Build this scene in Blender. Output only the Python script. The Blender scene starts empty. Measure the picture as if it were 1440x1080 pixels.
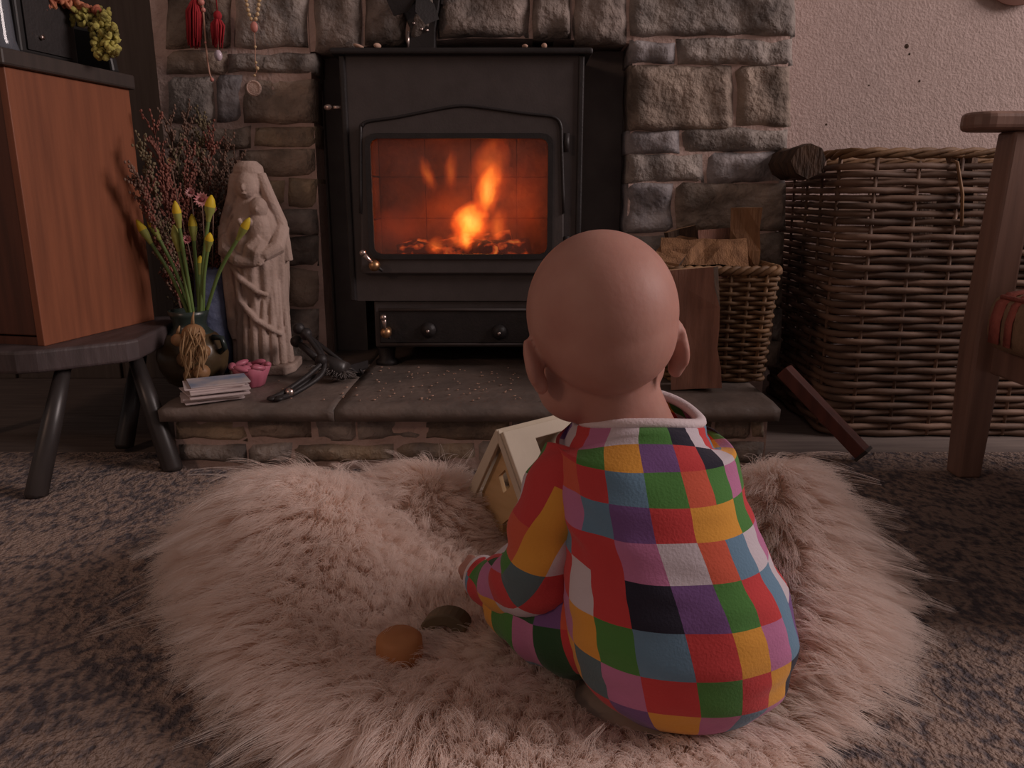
import bpy, bmesh, math, random
import numpy as np
from mathutils import Vector, Matrix, Euler, noise
random.seed(7)
rng = np.random.default_rng(7)
S = bpy.context.scene
COL = S.collection
R = math.radians

# ------------------------------------------------------------------ camera
F_PX, PITCH, CAM_H = 1088.0, R(13.8), 0.50
cam_d = bpy.data.cameras.new('camera'); cam = bpy.data.objects.new('camera', cam_d); COL.objects.link(cam)
cam_d.sensor_fit = 'HORIZONTAL'; cam_d.sensor_width = 36.0; cam_d.lens = 36.0 * F_PX / 1440.0
cam_d.clip_start = 0.02
cam.location = (0, 0, CAM_H); cam.rotation_euler = (R(90) - PITCH, 0, 0)
S.camera = cam

# ------------------------------------------------------------------ light
S.view_settings.view_transform = 'Standard'; S.view_settings.look = 'None'
S.view_settings.gamma = 1.0; S.view_settings.use_curve_mapping = False
S.view_settings.exposure = 0.0
try:
    S.cycles.use_denoising = True
except Exception:
    pass
W = bpy.data.worlds.new('room_ambience'); S.world = W; W.use_nodes = True
W.node_tree.nodes['Background'].inputs[0].default_value = (1.0, 0.80, 0.74, 1)
W.node_tree.nodes['Background'].inputs[1].default_value = 0.12

def area_light(name, loc, target, sx, sy, power, color):
    d = bpy.data.lights.new(name, 'AREA'); d.shape = 'RECTANGLE'; d.size = sx; d.size_y = sy
    d.energy = power; d.color = color
    o = bpy.data.objects.new(name, d); COL.objects.link(o); o.location = loc
    o.rotation_euler = (Vector(target) - Vector(loc)).to_track_quat('-Z', 'Y').to_euler()
    return o
# daylight from the room's window, high on the side wall beyond the armchair
area_light('window_daylight', (4.2, 0.62, 2.3), (-0.1, 1.0, 0.25), 1.8, 1.7, 142.0, (1.0, 0.83, 0.80))
# unseen warm lamp added behind the photographer to light the left side
lp = bpy.data.lights.new('warm_fill_lamp', 'POINT'); lp.energy = 16.0; lp.color = (1.0, 0.62, 0.45); lp.shadow_soft_size = 0.15
lo = bpy.data.objects.new('warm_fill_lamp', lp); COL.objects.link(lo); lo.location = (-1.7, -0.35, 1.3)

# ------------------------------------------------------------------ pixel helpers
CP, SP = math.cos(PITCH), math.sin(PITCH)
def ray(u, v):
    a = (u - 720.0) / F_PX; b = (540.0 - v) / F_PX
    return Vector((a, CP + b * SP, -SP + b * CP))
def at(u, v, Y):
    d = ray(u, v); return Vector((0, 0, CAM_H)) + d * (Y / d.y)
def atz(u, v, z):
    d = ray(u, v); return Vector((0, 0, CAM_H)) + d * ((z - CAM_H) / d.z)

# ------------------------------------------------------------------ object helpers
def tag(o, label=None, cat=None, group=None, kind=None):
    if label: o['label'] = label
    if cat: o['category'] = cat
    if group: o['group'] = group
    if kind: o['kind'] = kind
    return o
def empty(name, loc=(0, 0, 0), rot=(0, 0, 0), parent=None):
    o = bpy.data.objects.new(name, None); COL.objects.link(o); o.location = loc; o.rotation_euler = rot
    o.empty_display_size = 0.02
    if parent: o.parent = parent
    return o

class MB:
    """collects vertices and faces for one mesh"""
    def __init__(s): s.v = []; s.f = []; s.sm = []
    def add(s, vs, fs, smooth=False):
        n = len(s.v); s.v += [tuple(p) for p in vs]
        for f in fs: s.f.append([i + n for i in f]); s.sm.append(smooth)
        return s
    def box(s, c, size, rot=None):
        x, y, z = (q / 2 for q in size)
        vs = [Vector((i * x, j * y, k * z)) for i in (-1, 1) for j in (-1, 1) for k in (-1, 1)]
        if rot is not None:
            m = Euler(rot).to_matrix(); vs = [m @ p for p in vs]
        vs = [p + Vector(c) for p in vs]
        return s.add(vs, [(0, 1, 3, 2), (4, 6, 7, 5), (0, 4, 5, 1), (2, 3, 7, 6), (0, 2, 6, 4), (1, 5, 7, 3)])
    def lohi(s, lo, hi):
        lo, hi = Vector(lo), Vector(hi); return s.box((lo + hi) / 2, hi - lo)
    def tube(s, path, radii, n=8, caps=True, smooth=True, squash=None):
        path = [Vector(p) for p in path]
        if not hasattr(radii, '__len__'): radii = [radii] * len(path)
        up = None; vs = []
        for i, p in enumerate(path):
            t = (path[min(i + 1, len(path) - 1)] - path[max(i - 1, 0)])
            if t.length < 1e-9: t = Vector((0, 0, 1))
            t.normalize()
            if up is None:
                up = Vector((0, 0, 1)) if abs(t.z) < 0.9 else Vector((1, 0, 0))
            a = t.cross(up)
            if a.length < 1e-6: a = t.orthogonal()
            a.normalize(); b = a.cross(t).normalized(); up = b
            for k in range(n):
                q = 2 * math.pi * k / n
                vs.append(p + (a * math.cos(q) + b * math.sin(q) * (squash or 1)) * radii[i])
        fs = []
        for i in range(len(path) - 1):
            for k in range(n):
                fs.append((i * n + k, i * n + (k + 1) % n, (i + 1) * n + (k + 1) % n, (i + 1) * n + k))
        if caps:
            fs.append(tuple(reversed(range(n)))); m = (len(path) - 1) * n; fs.append(tuple(range(m, m + n)))
        return s.add(vs, fs, smooth)
    def lathe(s, prof, c=(0, 0, 0), n=20, smooth=True, fn=None):
        c = Vector(c); vs = []; fs = []
        for (r, z) in prof:
            for k in range(n):
                q = 2 * math.pi * k / n; rr = r * (fn(q, z) if fn else 1)
                vs.append(c + Vector((rr * math.cos(q), rr * math.sin(q), z)))
        for i in range(len(prof) - 1):
            for k in range(n):
                fs.append((i * n + k, i * n + (k + 1) % n, (i + 1) * n + (k + 1) % n, (i + 1) * n + k))
        fs.append(tuple(reversed(range(n)))); m = (len(prof) - 1) * n; fs.append(tuple(range(m, m + n)))
        return s.add(vs, fs, smooth)
    def ball(s, c, r, n=12, m=8, rot=None):
        if not hasattr(r, '__len__'): r = (r, r, r)
        M = Euler(rot).to_matrix() if rot is not None else None
        vs = []; fs = []
        for i in range(m + 1):
            ph = math.pi * i / m
            for k in range(n):
                q = 2 * math.pi * k / n
                p = Vector((r[0] * math.sin(ph) * math.cos(q), r[1] * math.sin(ph) * math.sin(q), -r[2] * math.cos(ph)))
                if M: p = M @ p
                vs.append(p + Vector(c))
        for i in range(m):
            for k in range(n):
                fs.append((i * n + k, i * n + (k + 1) % n, (i + 1) * n + (k + 1) % n, (i + 1) * n + k))
        return s.add(vs, fs, True)
    def prism(s, pts, vec, smooth=False):
        """closed polygon pts (3-D, planar) extruded by vec"""
        n = len(pts); vec = Vector(vec)
        vs = [Vector(p) for p in pts] + [Vector(p) + vec for p in pts]
        fs = [tuple(range(n)), tuple(reversed(range(n, 2 * n)))] + [(i, i + n, (i + 1) % n + n, (i + 1) % n) for i in range(n)]
        return s.add(vs, fs, smooth)
    def ring(s, outer, inner, vec):
        """plate with a hole: loops of equal length, extruded by vec"""
        n = len(outer); vec = Vector(vec)
        vs = [Vector(p) for p in outer] + [Vector(p) for p in inner] + [Vector(p) + vec for p in outer] + [Vector(p) + vec for p in inner]
        fs = []
        for i in range(n):
            j = (i + 1) % n
            fs += [(i, j, n + j, n + i), (2 * n + j, 2 * n + i, 3 * n + i, 3 * n + j), (j, i, 2 * n + i, 2 * n + j), (n + i, n + j, 3 * n + j, 3 * n + i)]
        return s.add(vs, fs)
    def mesh(s, name):
        me = bpy.data.meshes.new(name); me.from_pydata(s.v, [], s.f); me.validate(clean_customdata=False)
        if len(me.polygons) == len(s.sm): me.polygons.foreach_set('use_smooth', s.sm)
        bm = bmesh.new(); bm.from_mesh(me); bmesh.ops.remove_doubles(bm, verts=bm.verts, dist=1e-6)
        bmesh.ops.recalc_face_normals(bm, faces=bm.faces); bm.to_mesh(me); bm.free()
        return me
    def build(s, name, mat, parent=None, bevel=0, seg=2, world=False):
        o = bpy.data.objects.new(name, s.mesh(name)); COL.objects.link(o)
        if mat: o.data.materials.append(mat)
        if parent:
            o.parent = parent
            if world: o.matrix_parent_inverse = mw(parent).inverted()
        if bevel:
            m = o.modifiers.new('soft_edge', 'BEVEL'); m.width = bevel; m.segments = seg; m.limit_method = 'ANGLE'; m.angle_limit = R(40)
        return o
def mw(o):
    m = Matrix.LocRotScale(o.location, o.rotation_euler, o.scale)
    if o.parent: m = mw(o.parent) @ o.matrix_parent_inverse @ m
    return m
def copy_tree(o, parent=None):
    c = o.copy(); COL.objects.link(c); c.parent = parent
    for ch in list(o.children):
        copy_tree(ch, c)
    return c
def spline(pts, n=8):
    """Catmull-Rom through points (any dimension tuple)"""
    P = [np.array(p, float) for p in pts]; P = [2 * P[0] - P[1]] + P + [2 * P[-1] - P[-2]]
    out = []
    for i in range(1, len(P) - 2):
        for k in range(n):
            t = k / n; a, b, c, d = P[i - 1:i + 3]
            out.append(0.5 * ((2 * b) + (-a + c) * t + (2 * a - 5 * b + 4 * c - d) * t * t + (-a + 3 * b - 3 * c + d) * t ** 3))
    out.append(P[-2]); return out
def fused(name, mb, mat, voxel, smooth_it=4, parent=None, sub=False, world=False):
    """union of overlapping volumes grown into one continuous surface"""
    me = mb.mesh('tmp'); o = bpy.data.objects.new('tmp', me); COL.objects.link(o)
    m = o.modifiers.new('r', 'REMESH'); m.mode = 'VOXEL'; m.voxel_size = voxel; m.use_smooth_shade = True
    if smooth_it:
        q = o.modifiers.new('s', 'SMOOTH'); q.iterations = smooth_it; q.factor = 0.5
    dg = bpy.context.evaluated_depsgraph_get(); dg.update()
    ev = o.evaluated_get(dg); new = bpy.data.meshes.new_from_object(ev)
    bpy.data.objects.remove(o); bpy.data.meshes.remove(me)
    new.name = name; o = bpy.data.objects.new(name, new); COL.objects.link(o); o.data.materials.clear(); o.data.materials.append(mat)
    new.polygons.foreach_set('use_smooth', [True] * len(new.polygons))
    if parent:
        o.parent = parent
        if world: o.matrix_parent_inverse = mw(parent).inverted()
    return o

# ------------------------------------------------------------------ materials
def mat(name, col, rough=0.7, col2=None, scale=12.0, stretch=(1, 1, 1), detail=4, mix=0.5, contrast=0.35, bump=0.0, bscale=None, spec=0.3, metal=0.0, coat=0.0, per_object=0.0, sheen=0.0, trans=0.0, sss=0.0):
    m = bpy.data.materials.new(name); m.use_nodes = True; nt = m.node_tree; b = nt.nodes['Principled BSDF']
    b.inputs['Roughness'].default_value = rough; b.inputs['Specular IOR Level'].default_value = spec
    b.inputs['Metallic'].default_value = metal; b.inputs['Coat Weight'].default_value = coat
    b.inputs['Sheen Weight'].default_value = sheen
    if sss:
        b.inputs['Subsurface Weight'].default_value = sss; b.inputs['Subsurface Radius'].default_value = (0.012, 0.004, 0.002); b.inputs['Subsurface Scale'].default_value = 1.0
    L = nt.links.new; N = nt.nodes.new
    tc = N('ShaderNodeTexCoord'); mp = N('ShaderNodeMapping'); mp.inputs['Scale'].default_value = stretch
    L(tc.outputs['Object'], mp.inputs['Vector'])
    last = None
    if col2 is not None:
        nz = N('ShaderNodeTexNoise'); nz.inputs['Scale'].default_value = scale; nz.inputs['Detail'].default_value = detail
        L(mp.outputs[0], nz.inputs['Vector'])
        rp = N('ShaderNodeValToRGB'); rp.color_ramp.elements[0].position = mix - contrast / 2; rp.color_ramp.elements[1].position = mix + contrast / 2
        rp.color_ramp.elements[0].color = (*col, 1); rp.color_ramp.elements[1].color = (*col2, 1)
        L(nz.outputs['Fac'], rp.inputs[0]); last = rp.outputs[0]
    if per_object:
        oi = N('ShaderNodeObjectInfo'); mr = N('ShaderNodeMapRange'); mr.inputs['To Min'].default_value = 1 - per_object; mr.inputs['To Max'].default_value = 1 + per_object
        L(oi.outputs['Random'], mr.inputs[0])
        mx = N('ShaderNodeMix'); mx.data_type = 'RGBA'; mx.blend_type = 'MULTIPLY'; mx.inputs[0].default_value = 1
        if last: L(last, mx.inputs[6])
        else: mx.inputs[6].default_value = (*col, 1)
        L(mr.outputs[0], mx.inputs[7]); last = mx.outputs[2]
    if last: L(last, b.inputs['Base Color'])
    else: b.inputs['Base Color'].default_value = (*col, 1)
    if bump:
        n2 = N('ShaderNodeTexNoise'); n2.inputs['Scale'].default_value = bscale or scale * 3; n2.inputs['Detail'].default_value = 5
        L(mp.outputs[0], n2.inputs['Vector'])
        bp = N('ShaderNodeBump'); bp.inputs['Strength'].default_value = bump; bp.inputs['Distance'].default_value = 0.01
        L(n2.outputs['Fac'], bp.inputs['Height']); L(bp.outputs[0], b.inputs['Normal'])
    return m

M = {}
M['mortar'] = mat('mortar', (.60, .45, .40), .95, (.48, .35, .31), 18, bump=.5, bscale=90, spec=.1)
STONE = [mat('stone_grey', (.45, .39, .35), .9, (.14, .122, .113), 14, bump=1.0, bscale=60, spec=.15, per_object=.25, detail=7),
         mat('stone_blue', (.40, .365, .365), .85, (.13, .12, .126), 16, bump=.8, bscale=50, spec=.2, per_object=.25, detail=7),
         mat('stone_brown', (.45, .355, .29), .9, (.14, .112, .093), 12, bump=1.0, bscale=60, spec=.15, per_object=.25, detail=7),
         mat('stone_ochre', (.48, .37, .26), .9, (.18, .148, .128), 9, bump=1.0, bscale=60, spec=.15, per_object=.2, detail=7)]
M['stone_dark'] = mat('stone_dark', (.36, .295, .26), .9, (.10, .083, .074), 13, bump=1.0, bscale=60, spec=.15, per_object=.2, detail=7)
M['plaster'] = mat('plaster', (.50, .395, .365), .95, (.44, .345, .315), 60, bump=.35, bscale=160, spec=.1)
M['shade_panel'] = mat('shade_panel', (.13, .105, .092), .8, (.10, .08, .07), 8, (6, 6, .4), bump=.2)
M['slate'] = mat('slate', (.21, .16, .136), .55, (.13, .105, .092), 9, bump=.45, bscale=35, spec=.35)
M['soot_lifted'] = mat('soot_lifted', (.20, .175, .165), .95, (.15, .13, .125), 12, bump=.3, spec=.1)  # tone raised to lift the shaded recess by colour
M['boards'] = mat('boards', (.20, .16, .14), .8, (.14, .11, .10), 7, (1, 12, 1), bump=.2)
M['iron'] = mat('iron', (.078, .064, .062), .55, (.066, .054, .052), 30, bump=.06, bscale=260, spec=.35)
M['iron_dark'] = mat('iron_dark', (.030, .025, .025), .5, (.022, .019, .019), 30, bump=.1, bscale=200, spec=.35)
M['steel'] = mat('steel', (.62, .50, .46), .3, metal=1.0)
M['brass'] = mat('brass', (.52, .30, .16), .4, metal=1.0)
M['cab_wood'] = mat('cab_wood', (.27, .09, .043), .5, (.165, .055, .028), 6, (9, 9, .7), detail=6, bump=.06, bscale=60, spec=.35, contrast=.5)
M['cab_wood_shade'] = mat('cab_wood_shade', (.13, .045, .026), .5, (.08, .03, .018), 6, (9, 9, .7), bump=.06, spec=.35)  # darker copy of the cabinet wood, the front's shadow put into it
M['cab_top'] = mat('cab_top', (.055, .04, .034), .5, (.04, .03, .026), 8, (1, 8, 1), spec=.4)
M['black_wood'] = mat('black_wood', (.05, .041, .038), .38, (.022, .018, .018), 10, (1, 1, .3), bump=.05, spec=.5)
M['seat_wood'] = mat('seat_wood', (.085, .062, .062), .5, (.045, .034, .034), 7, (6, 1, 1), bump=.15, spec=.45)
M['black_plastic'] = mat('black_plastic', (.020, .018, .018), .45, spec=.4)
M['skin'] = mat('skin', (.48, .255, .205), .55, (.42, .205, .165), 22, spec=.3, bump=.04, bscale=240, sss=.15)
M['lip'] = mat('lip', (.45, .16, .14), .5)
M['eye'] = mat('eye', (.75, .72, .70), .2)
M['statue'] = mat('statue', (.46, .345, .295), .9, (.36, .265, .22), 25, bump=.25, bscale=150, spec=.15)
M['wicker'] = mat('wicker', (.21, .13, .09), .65, (.10, .062, .045), 9, (1, 1, 3), bump=.2, spec=.3, per_object=.35)
M['wicker_pale'] = mat('wicker_pale', (.24, .135, .065), .65, (.13, .07, .036), 14, bump=.2, spec=.3, per_object=.25)
M['log_face'] = mat('log_face', (.36, .19, .095), .85, (.20, .10, .05), 7, (8, 8, .8), bump=.4, bscale=40)
M['log_red'] = mat('log_red', (.36, .18, .13), .85, (.22, .11, .08), 7, (8, 8, .8), bump=.4, bscale=40)
M['bark'] = mat('bark', (.12, .07, .045), .95, (.05, .034, .026), 18, (3, 3, .8), bump=.9, bscale=50)
M['log_end'] = mat('log_end', (.55, .34, .20), .9, (.42, .24, .13), 20, bump=.2)
M['chair_wood'] = mat('chair_wood', (.29, .17, .13), .42, (.19, .11, .085), 6, (8, 8, .6), bump=.05, spec=.45)
M['red_wood'] = mat('red_wood', (.13, .040, .030), .6, (.08, .026, .02), 6, (8, 8, .6), spec=.3)
M['cream_paint'] = mat('cream_paint', (.62, .535, .42), .6, (.56, .48, .37), 20, spec=.3, bump=.05)
M['ply'] = mat('ply', (.62, .42, .22), .7, (.55, .36, .18), 12, (1, 1, 6), spec=.2)
M['green_glaze'] = mat('green_glaze', (.030, .045, .038), .3, (.02, .03, .027), 10, spec=.5)
M['bronze_glaze'] = mat('bronze_glaze', (.10, .065, .028), .28, (.045, .03, .017), 12, spec=.5, bump=.1)
M['blue_vase'] = mat('blue_vase', (.17, .20, .32), .5, (.10, .12, .20), 30, bump=.3, spec=.3)
M['stem_green'] = mat('stem_green', (.16, .24, .07), .5, (.11, .17, .05), 15, spec=.3)
M['bud_yellow'] = mat('bud_yellow', (.72, .50, .03), .5, (.55, .44, .05), 25, spec=.2)
M['bud_sheath'] = mat('bud_sheath', (.30, .32, .08), .6)
M['heather'] = mat('heather', (.25, .15, .11), .9, (.16, .10, .075), 20)
M['heather_rust'] = mat('heather_rust', (.32, .12, .09), .9, (.20, .085, .065), 20)
M['heather_green'] = mat('heather_green', (.24, .185, .11), .9, (.16, .125, .075), 20)
M['straw_pink'] = mat('straw_pink', (.62, .22, .24), .7, (.72, .42, .40), 60)
M['straw_eye'] = mat('straw_eye', (.20, .045, .05), .8)
M['onion'] = mat('onion', (.34, .19, .09), .5, (.22, .115, .055), 14, bump=.2)
M['raffia'] = mat('raffia', (.42, .27, .14), .8, (.30, .18, .09), 30)
M['paper'] = mat('paper', (.66, .56, .55), .8, (.58, .49, .48), 30)
M['paper_blue'] = mat('paper_blue', (.22, .27, .38), .7, (.55, .48, .47), 14, contrast=.25)
M['pink_glaze'] = mat('pink_glaze', (.55, .17, .24), .4, (.42, .11, .16), 20, spec=.4)
M['red_thread'] = mat('red_thread', (.42, .025, .035), .85, (.28, .02, .025), 60, (4, 4, 1))
M['gold_bead'] = mat('gold_bead', (.62, .44, .24), .35, spec=.6)
M['pink_bead'] = mat('pink_bead', (.60, .24, .20), .4)
M['pearl'] = mat('pearl', (.62, .50, .56), .25, spec=.7)
M['cord'] = mat('cord', (.45, .25, .18), .7)
M['medal'] = mat('medal', (.80, .60, .51), .5, (.68, .48, .40), 60, bump=.4, bscale=300)
M['clear_glass'] = mat('clear_glass', (.17, .18, .21), .08, spec=.9)
M['clear_glass'].node_tree.nodes['Principled BSDF'].inputs['Alpha'].default_value = .6
M['cloth_bloom'] = mat('cloth_bloom', (.50, .44, .12), .9, (.20, .17, .05), 55, contrast=.2, bump=.6, bscale=90)
M['cloth_orange'] = mat('cloth_orange', (.58, .24, .13), .85, (.34, .10, .06), 40, contrast=.2, bump=.3)
M['cush_olive'] = mat('cush_olive', (.13, .105, .055), .95, (.10, .08, .045), 90, bump=.3, sheen=.2)
M['cush_tan'] = mat('cush_tan', (.30, .19, .12), .95, (.25, .16, .10), 90, bump=.3)
M['cush_red'] = mat('cush_red', (.42, .13, .10), .95, (.36, .10, .08), 90, bump=.3)
M['throw'] = mat('throw', (.30, .20, .09), .95, (.22, .14, .065), 40, (1, 12, .3), bump=.4)
M['trim_white'] = mat('trim_white', (.70, .60, .62), .9, bump=.2, bscale=400)
M['petal_dry'] = mat('petal_dry', (.50, .32, .24), .9)
M['rug_skin'] = mat('rug_skin', (.62, .48, .40), .95, (.52, .40, .33), 30)
M['dark_frame'] = mat('dark_frame', (.16, .07, .05), .5)
M['toy_orange'] = mat('toy_orange', (.50, .22, .09), .6, (.40, .17, .07), 20)
M['toy_dark'] = mat('toy_dark', (.16, .12, .075), .6, (.11, .085, .055), 20)

# ================================================================== STRUCTURE
Y_WALL, Y_STONE, Y_STOVE = 2.16, 1.80, 1.71
HZ = 0.12                                    # hearth top

mb = MB().lohi((-2.4, -1.2, -.06), (2.6, 2.4, -.012))
fl = mb.build('floor', M['boards']); tag(fl, kind='structure')

# plaster alcove wall on the window side; the other alcove's shade put into dark boards
mb = MB().lohi((.60, Y_WALL, -.012), (2.6, Y_WALL + .1, 1.9)); w = mb.build('wall_right', M['plaster']); tag(w, kind='structure')
for (u, v, r) in ((1275, 65, .006), (1279, 76, .003), (1293, 114, .003), (1162, 175, .003), (1222, 120, .002)):
    p = at(u, v, Y_WALL); MB().ball((p.x, Y_WALL, p.z), (r, .0015, r), 8, 6).build('wall_chip', M['bark'], w)
mb = MB().lohi((-2.4, Y_WALL, -.012), (-.78, Y_WALL + .1, 1.9)); wl = mb.build('wall_left', M['shade_panel']); tag(wl, kind='structure')
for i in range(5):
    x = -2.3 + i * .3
    MB().lohi((x, Y_WALL - .012, -.012), (x + .285, Y_WALL + .002, 1.9)).build('panel_board', M['shade_panel'], wl, bevel=.003)

# ---- carpet
cm = bpy.data.materials.new('carpet_pile'); cm.use_nodes = True; nt = cm.node_tree; b = nt.nodes['Principled BSDF']; L = nt.links.new; N = nt.nodes.new
tc = N('ShaderNodeTexCoord')
big = N('ShaderNodeTexNoise'); big.inputs['Scale'].default_value = 5.5; big.inputs['Detail'].default_value = 2; big.inputs['Distortion'].default_value = 2.5
fine = N('ShaderNodeTexNoise'); fine.inputs['Scale'].default_value = 95; fine.inputs['Detail'].default_value = 3
mpf = N('ShaderNodeMapping'); mpf.inputs['Scale'].default_value = (1, .6, 1); mpf.inputs['Rotation'].default_value = (0, 0, .5)
L(tc.outputs['Object'], big.inputs['Vector']); L(tc.outputs['Object'], mpf.inputs['Vector']); L(mpf.outputs[0], fine.inputs['Vector'])
scr = N('ShaderNodeValToRGB'); e = scr.color_ramp.elements; e[0].position = .40; e[0].color = (0, 0, 0, 1); e[1].position = .60; e[1].color = (1, 1, 1, 1)
e2 = e.new(.485); e2.color = (.9, .9, .9, 1); e3 = e.new(.52); e3.color = (.1, .1, .1, 1)
L(big.outputs['Fac'], scr.inputs[0])
ad = N('ShaderNodeMath'); ad.operation = 'MULTIPLY_ADD'; ad.inputs[1].default_value = .17; L(scr.outputs[0], ad.inputs[0]); L(fine.outputs['Fac'], ad.inputs[2])
rp = N('ShaderNodeValToRGB'); e = rp.color_ramp.elements; e[0].position = .50; e[0].color = (.38, .285, .24, 1); e[1].position = .74; e[1].color = (.125, .11, .12, 1)
L(ad.outputs[0], rp.inputs[0]); L(rp.outputs[0], b.inputs['Base Color']); b.inputs['Roughness'].default_value = 1; b.inputs['Specular IOR Level'].default_value = .05
bf = N('ShaderNodeTexNoise'); bf.inputs['Scale'].default_value = 190; bf.inputs['Detail'].default_value = 3; L(tc.outputs['Object'], bf.inputs['Vector'])
bp = N('ShaderNodeBump'); bp.inputs['Strength'].default_value = 1; bp.inputs['Distance'].default_value = .008
sm = N('ShaderNodeMath'); sm.operation = 'MULTIPLY_ADD'; sm.inputs[1].default_value = -.8; L(ad.outputs[0], sm.inputs[0]); L(bf.outputs['Fac'], sm.inputs[2])
L(sm.outputs[0], bp.inputs['Height']); L(bp.outputs[0], b.inputs['Normal'])
M['carpet'] = cm
pts = [(-2.3, -1.1), (2.5, -1.1), (2.5, 1.47), (.51, 1.47), (.51, 1.375), (-.665, 1.375), (-.665, 1.47), (-2.3, 1.47)]
cp = MB().prism([(x, y, -.012) for x, y in pts], (0, 0, .012)).build('carpet', M['carpet'], bevel=.004)
tag(cp, 'beige fitted carpet with mottled blue grey scrolls under the sheepskin', 'carpet')

# ---- stones
def stone(quad, yface, parent, m, depth=.09, nx=9, ny=6, amp=.007, bulge=.012, seed=0, name='stone'):
    """quad: (x,z) corners bl, br, tr, tl"""
    sd = Vector((seed * 3.17, seed * 1.7, seed * .9)); vs = []; fs = []
    bl, br, tr, tl = [Vector((a, 0, c)) for a, c in quad]
    for j in range(ny + 1):
        for i in range(nx + 1):
            s, t = i / nx, j / ny
            p = (bl * (1 - s) + br * s) * (1 - t) + (tl * (1 - s) + tr * s) * t
            edge = max(abs(2 * s - 1), abs(2 * t - 1))
            k = min(1, (1 - abs(2 * s - 1)) * (bl - br).length * 60 + .0) * min(1, (1 - abs(2 * t - 1)) * (bl - tl).length * 60)
            q = p * 14 + sd
            d = bulge * (1 - (1 - k) ** 2) + amp * 2 * noise.noise(q) * (.3 + .7 * k) + amp * noise.noise(q * 3.1) * k
            jit = Vector((noise.noise(q * 1.3 + Vector((9, 0, 0))), 0, noise.noise(q * 1.3 + Vector((0, 9, 0))))) * .006
            p = p + jit; p.y = yface - d
            vs.append(p)
    n0 = len(vs); W1 = nx + 1
    for j in range(ny):
        for i in range(nx): fs.append((j * W1 + i, j * W1 + i + 1, (j + 1) * W1 + i + 1, (j + 1) * W1 + i))
    rim = [i for i in range(W1)] + [j * W1 + nx for j in range(1, ny + 1)] + [ny * W1 + i for i in range(nx - 1, -1, -1)] + [j * W1 for j in range(ny - 1, 0, -1)]
    for r in rim: vs.append(Vector((vs[r].x, yface + depth, vs[r].z)))
    n = len(rim)
    for k in range(n): fs.append((rim[k], n0 + k, n0 + (k + 1) % n, rim[(k + 1) % n]))
    fs.append(tuple(range(n0, n0 + n)))
    mbx = MB(); mbx.add(vs, fs, True)
    return mbx.build(name, m, parent)
def pquad(u0, v0, u1, v1, Y, u2=None, u3=None):
    """pixel rectangle (left, top, right, bottom) -> quad in the plane Y"""
    bl, br, tr, tl = at(u0 if u2 is None else u2, v1, Y), at(u1 if u3 is None else u3, v1, Y), at(u1, v0, Y), at(u0, v0, Y)
    return [(p.x, p.z) for p in (bl, br, tr, tl)]

XL0, XL1 = at(236, 250, Y_STONE).x, at(446, 250, Y_STONE).x
XR0, XR1 = at(884, 250, Y_STONE).x, at(1106, 120, Y_STONE).x
ZARCH = at(660, 56, Y_STONE).z
mb = MB()
mb.lohi((XL0, Y_STONE, -.012), (XL1, Y_WALL + .3, 1.9))
mb.lohi((XR0, Y_STONE, -.012), (XR1, Y_WALL + .3, 1.9))
arch = [(XL1 - .02, at(445, 74, Y_STONE).z), (-.30, at(510, 64, Y_STONE).z), (-.1, ZARCH + .004), (.1, ZARCH + .002), (XR0 + .02, at(885, 62, Y_STONE).z)]
mb.prism([(x, Y_STONE + .002, z) for x, z in arch] + [(XR0 + .02, Y_STONE + .002, 1.9), (XL1 - .02, Y_STONE + .002, 1.9)], (0, .2, 0))
ch = mb.build('wall_chimney', M['mortar']); tag(ch, kind='structure')
mb = MB(); sx0_, sx1_ = -.3545, .1475        # added board round the stove, lifting the shaded gap by its colour
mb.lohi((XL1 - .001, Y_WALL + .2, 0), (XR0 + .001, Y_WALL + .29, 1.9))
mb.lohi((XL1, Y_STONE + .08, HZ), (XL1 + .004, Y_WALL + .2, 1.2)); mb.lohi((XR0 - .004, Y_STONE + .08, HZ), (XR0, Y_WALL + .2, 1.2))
so = mb.build('wall_recess', M['soot_lifted']); tag(so, kind='structure')

for i, (a, b_) in enumerate((((XL1 + .004, HZ), (sx0_ - .006, 1.1)), ((sx1_ + .006, HZ), (XR0 - .004, 1.1)))):
    tag(MB().lohi((a[0], Y_STONE + .10, a[1]), (b_[0], Y_STONE + .112, b_[1])).build('trim_%d' % (i + 1), M['soot_lifted']), kind='structure')
tag(MB().lohi((sx0_ - .006, Y_STONE + .10, .81), (sx1_ + .006, Y_STONE + .112, 1.1)).build('trim_3', M['soot_lifted']), kind='structure')
g, bl_, br_, oc = STONE
right = [  # u0, v0, u1, v1, material
    (888, -40, 1117, 49, g), (887, 60, 945, 87, bl_), (953, 57, 1113, 89, g), (886, 94, 1028, 181, br_), (1037, 95, 1109, 175, br_),
    (885, 186, 953, 214, bl_), (960, 183, 1105, 212, g), (884, 219, 988, 255, g), (996, 216, 1103, 256, bl_),
    (882, 260, 944, 326, bl_), (951, 260, 1102, 324, br_), (882, 332, 960, 372, g), (967, 330, 1100, 378, br_), (882, 378, 1010, 425, g), (1016, 384, 1098, 430, br_),
    (882, 431, 950, 470, br_), (957, 436, 1097, 476, g), (882, 476, 1000, 512, g), (1006, 482, 1096, 514, br_)]
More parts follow.
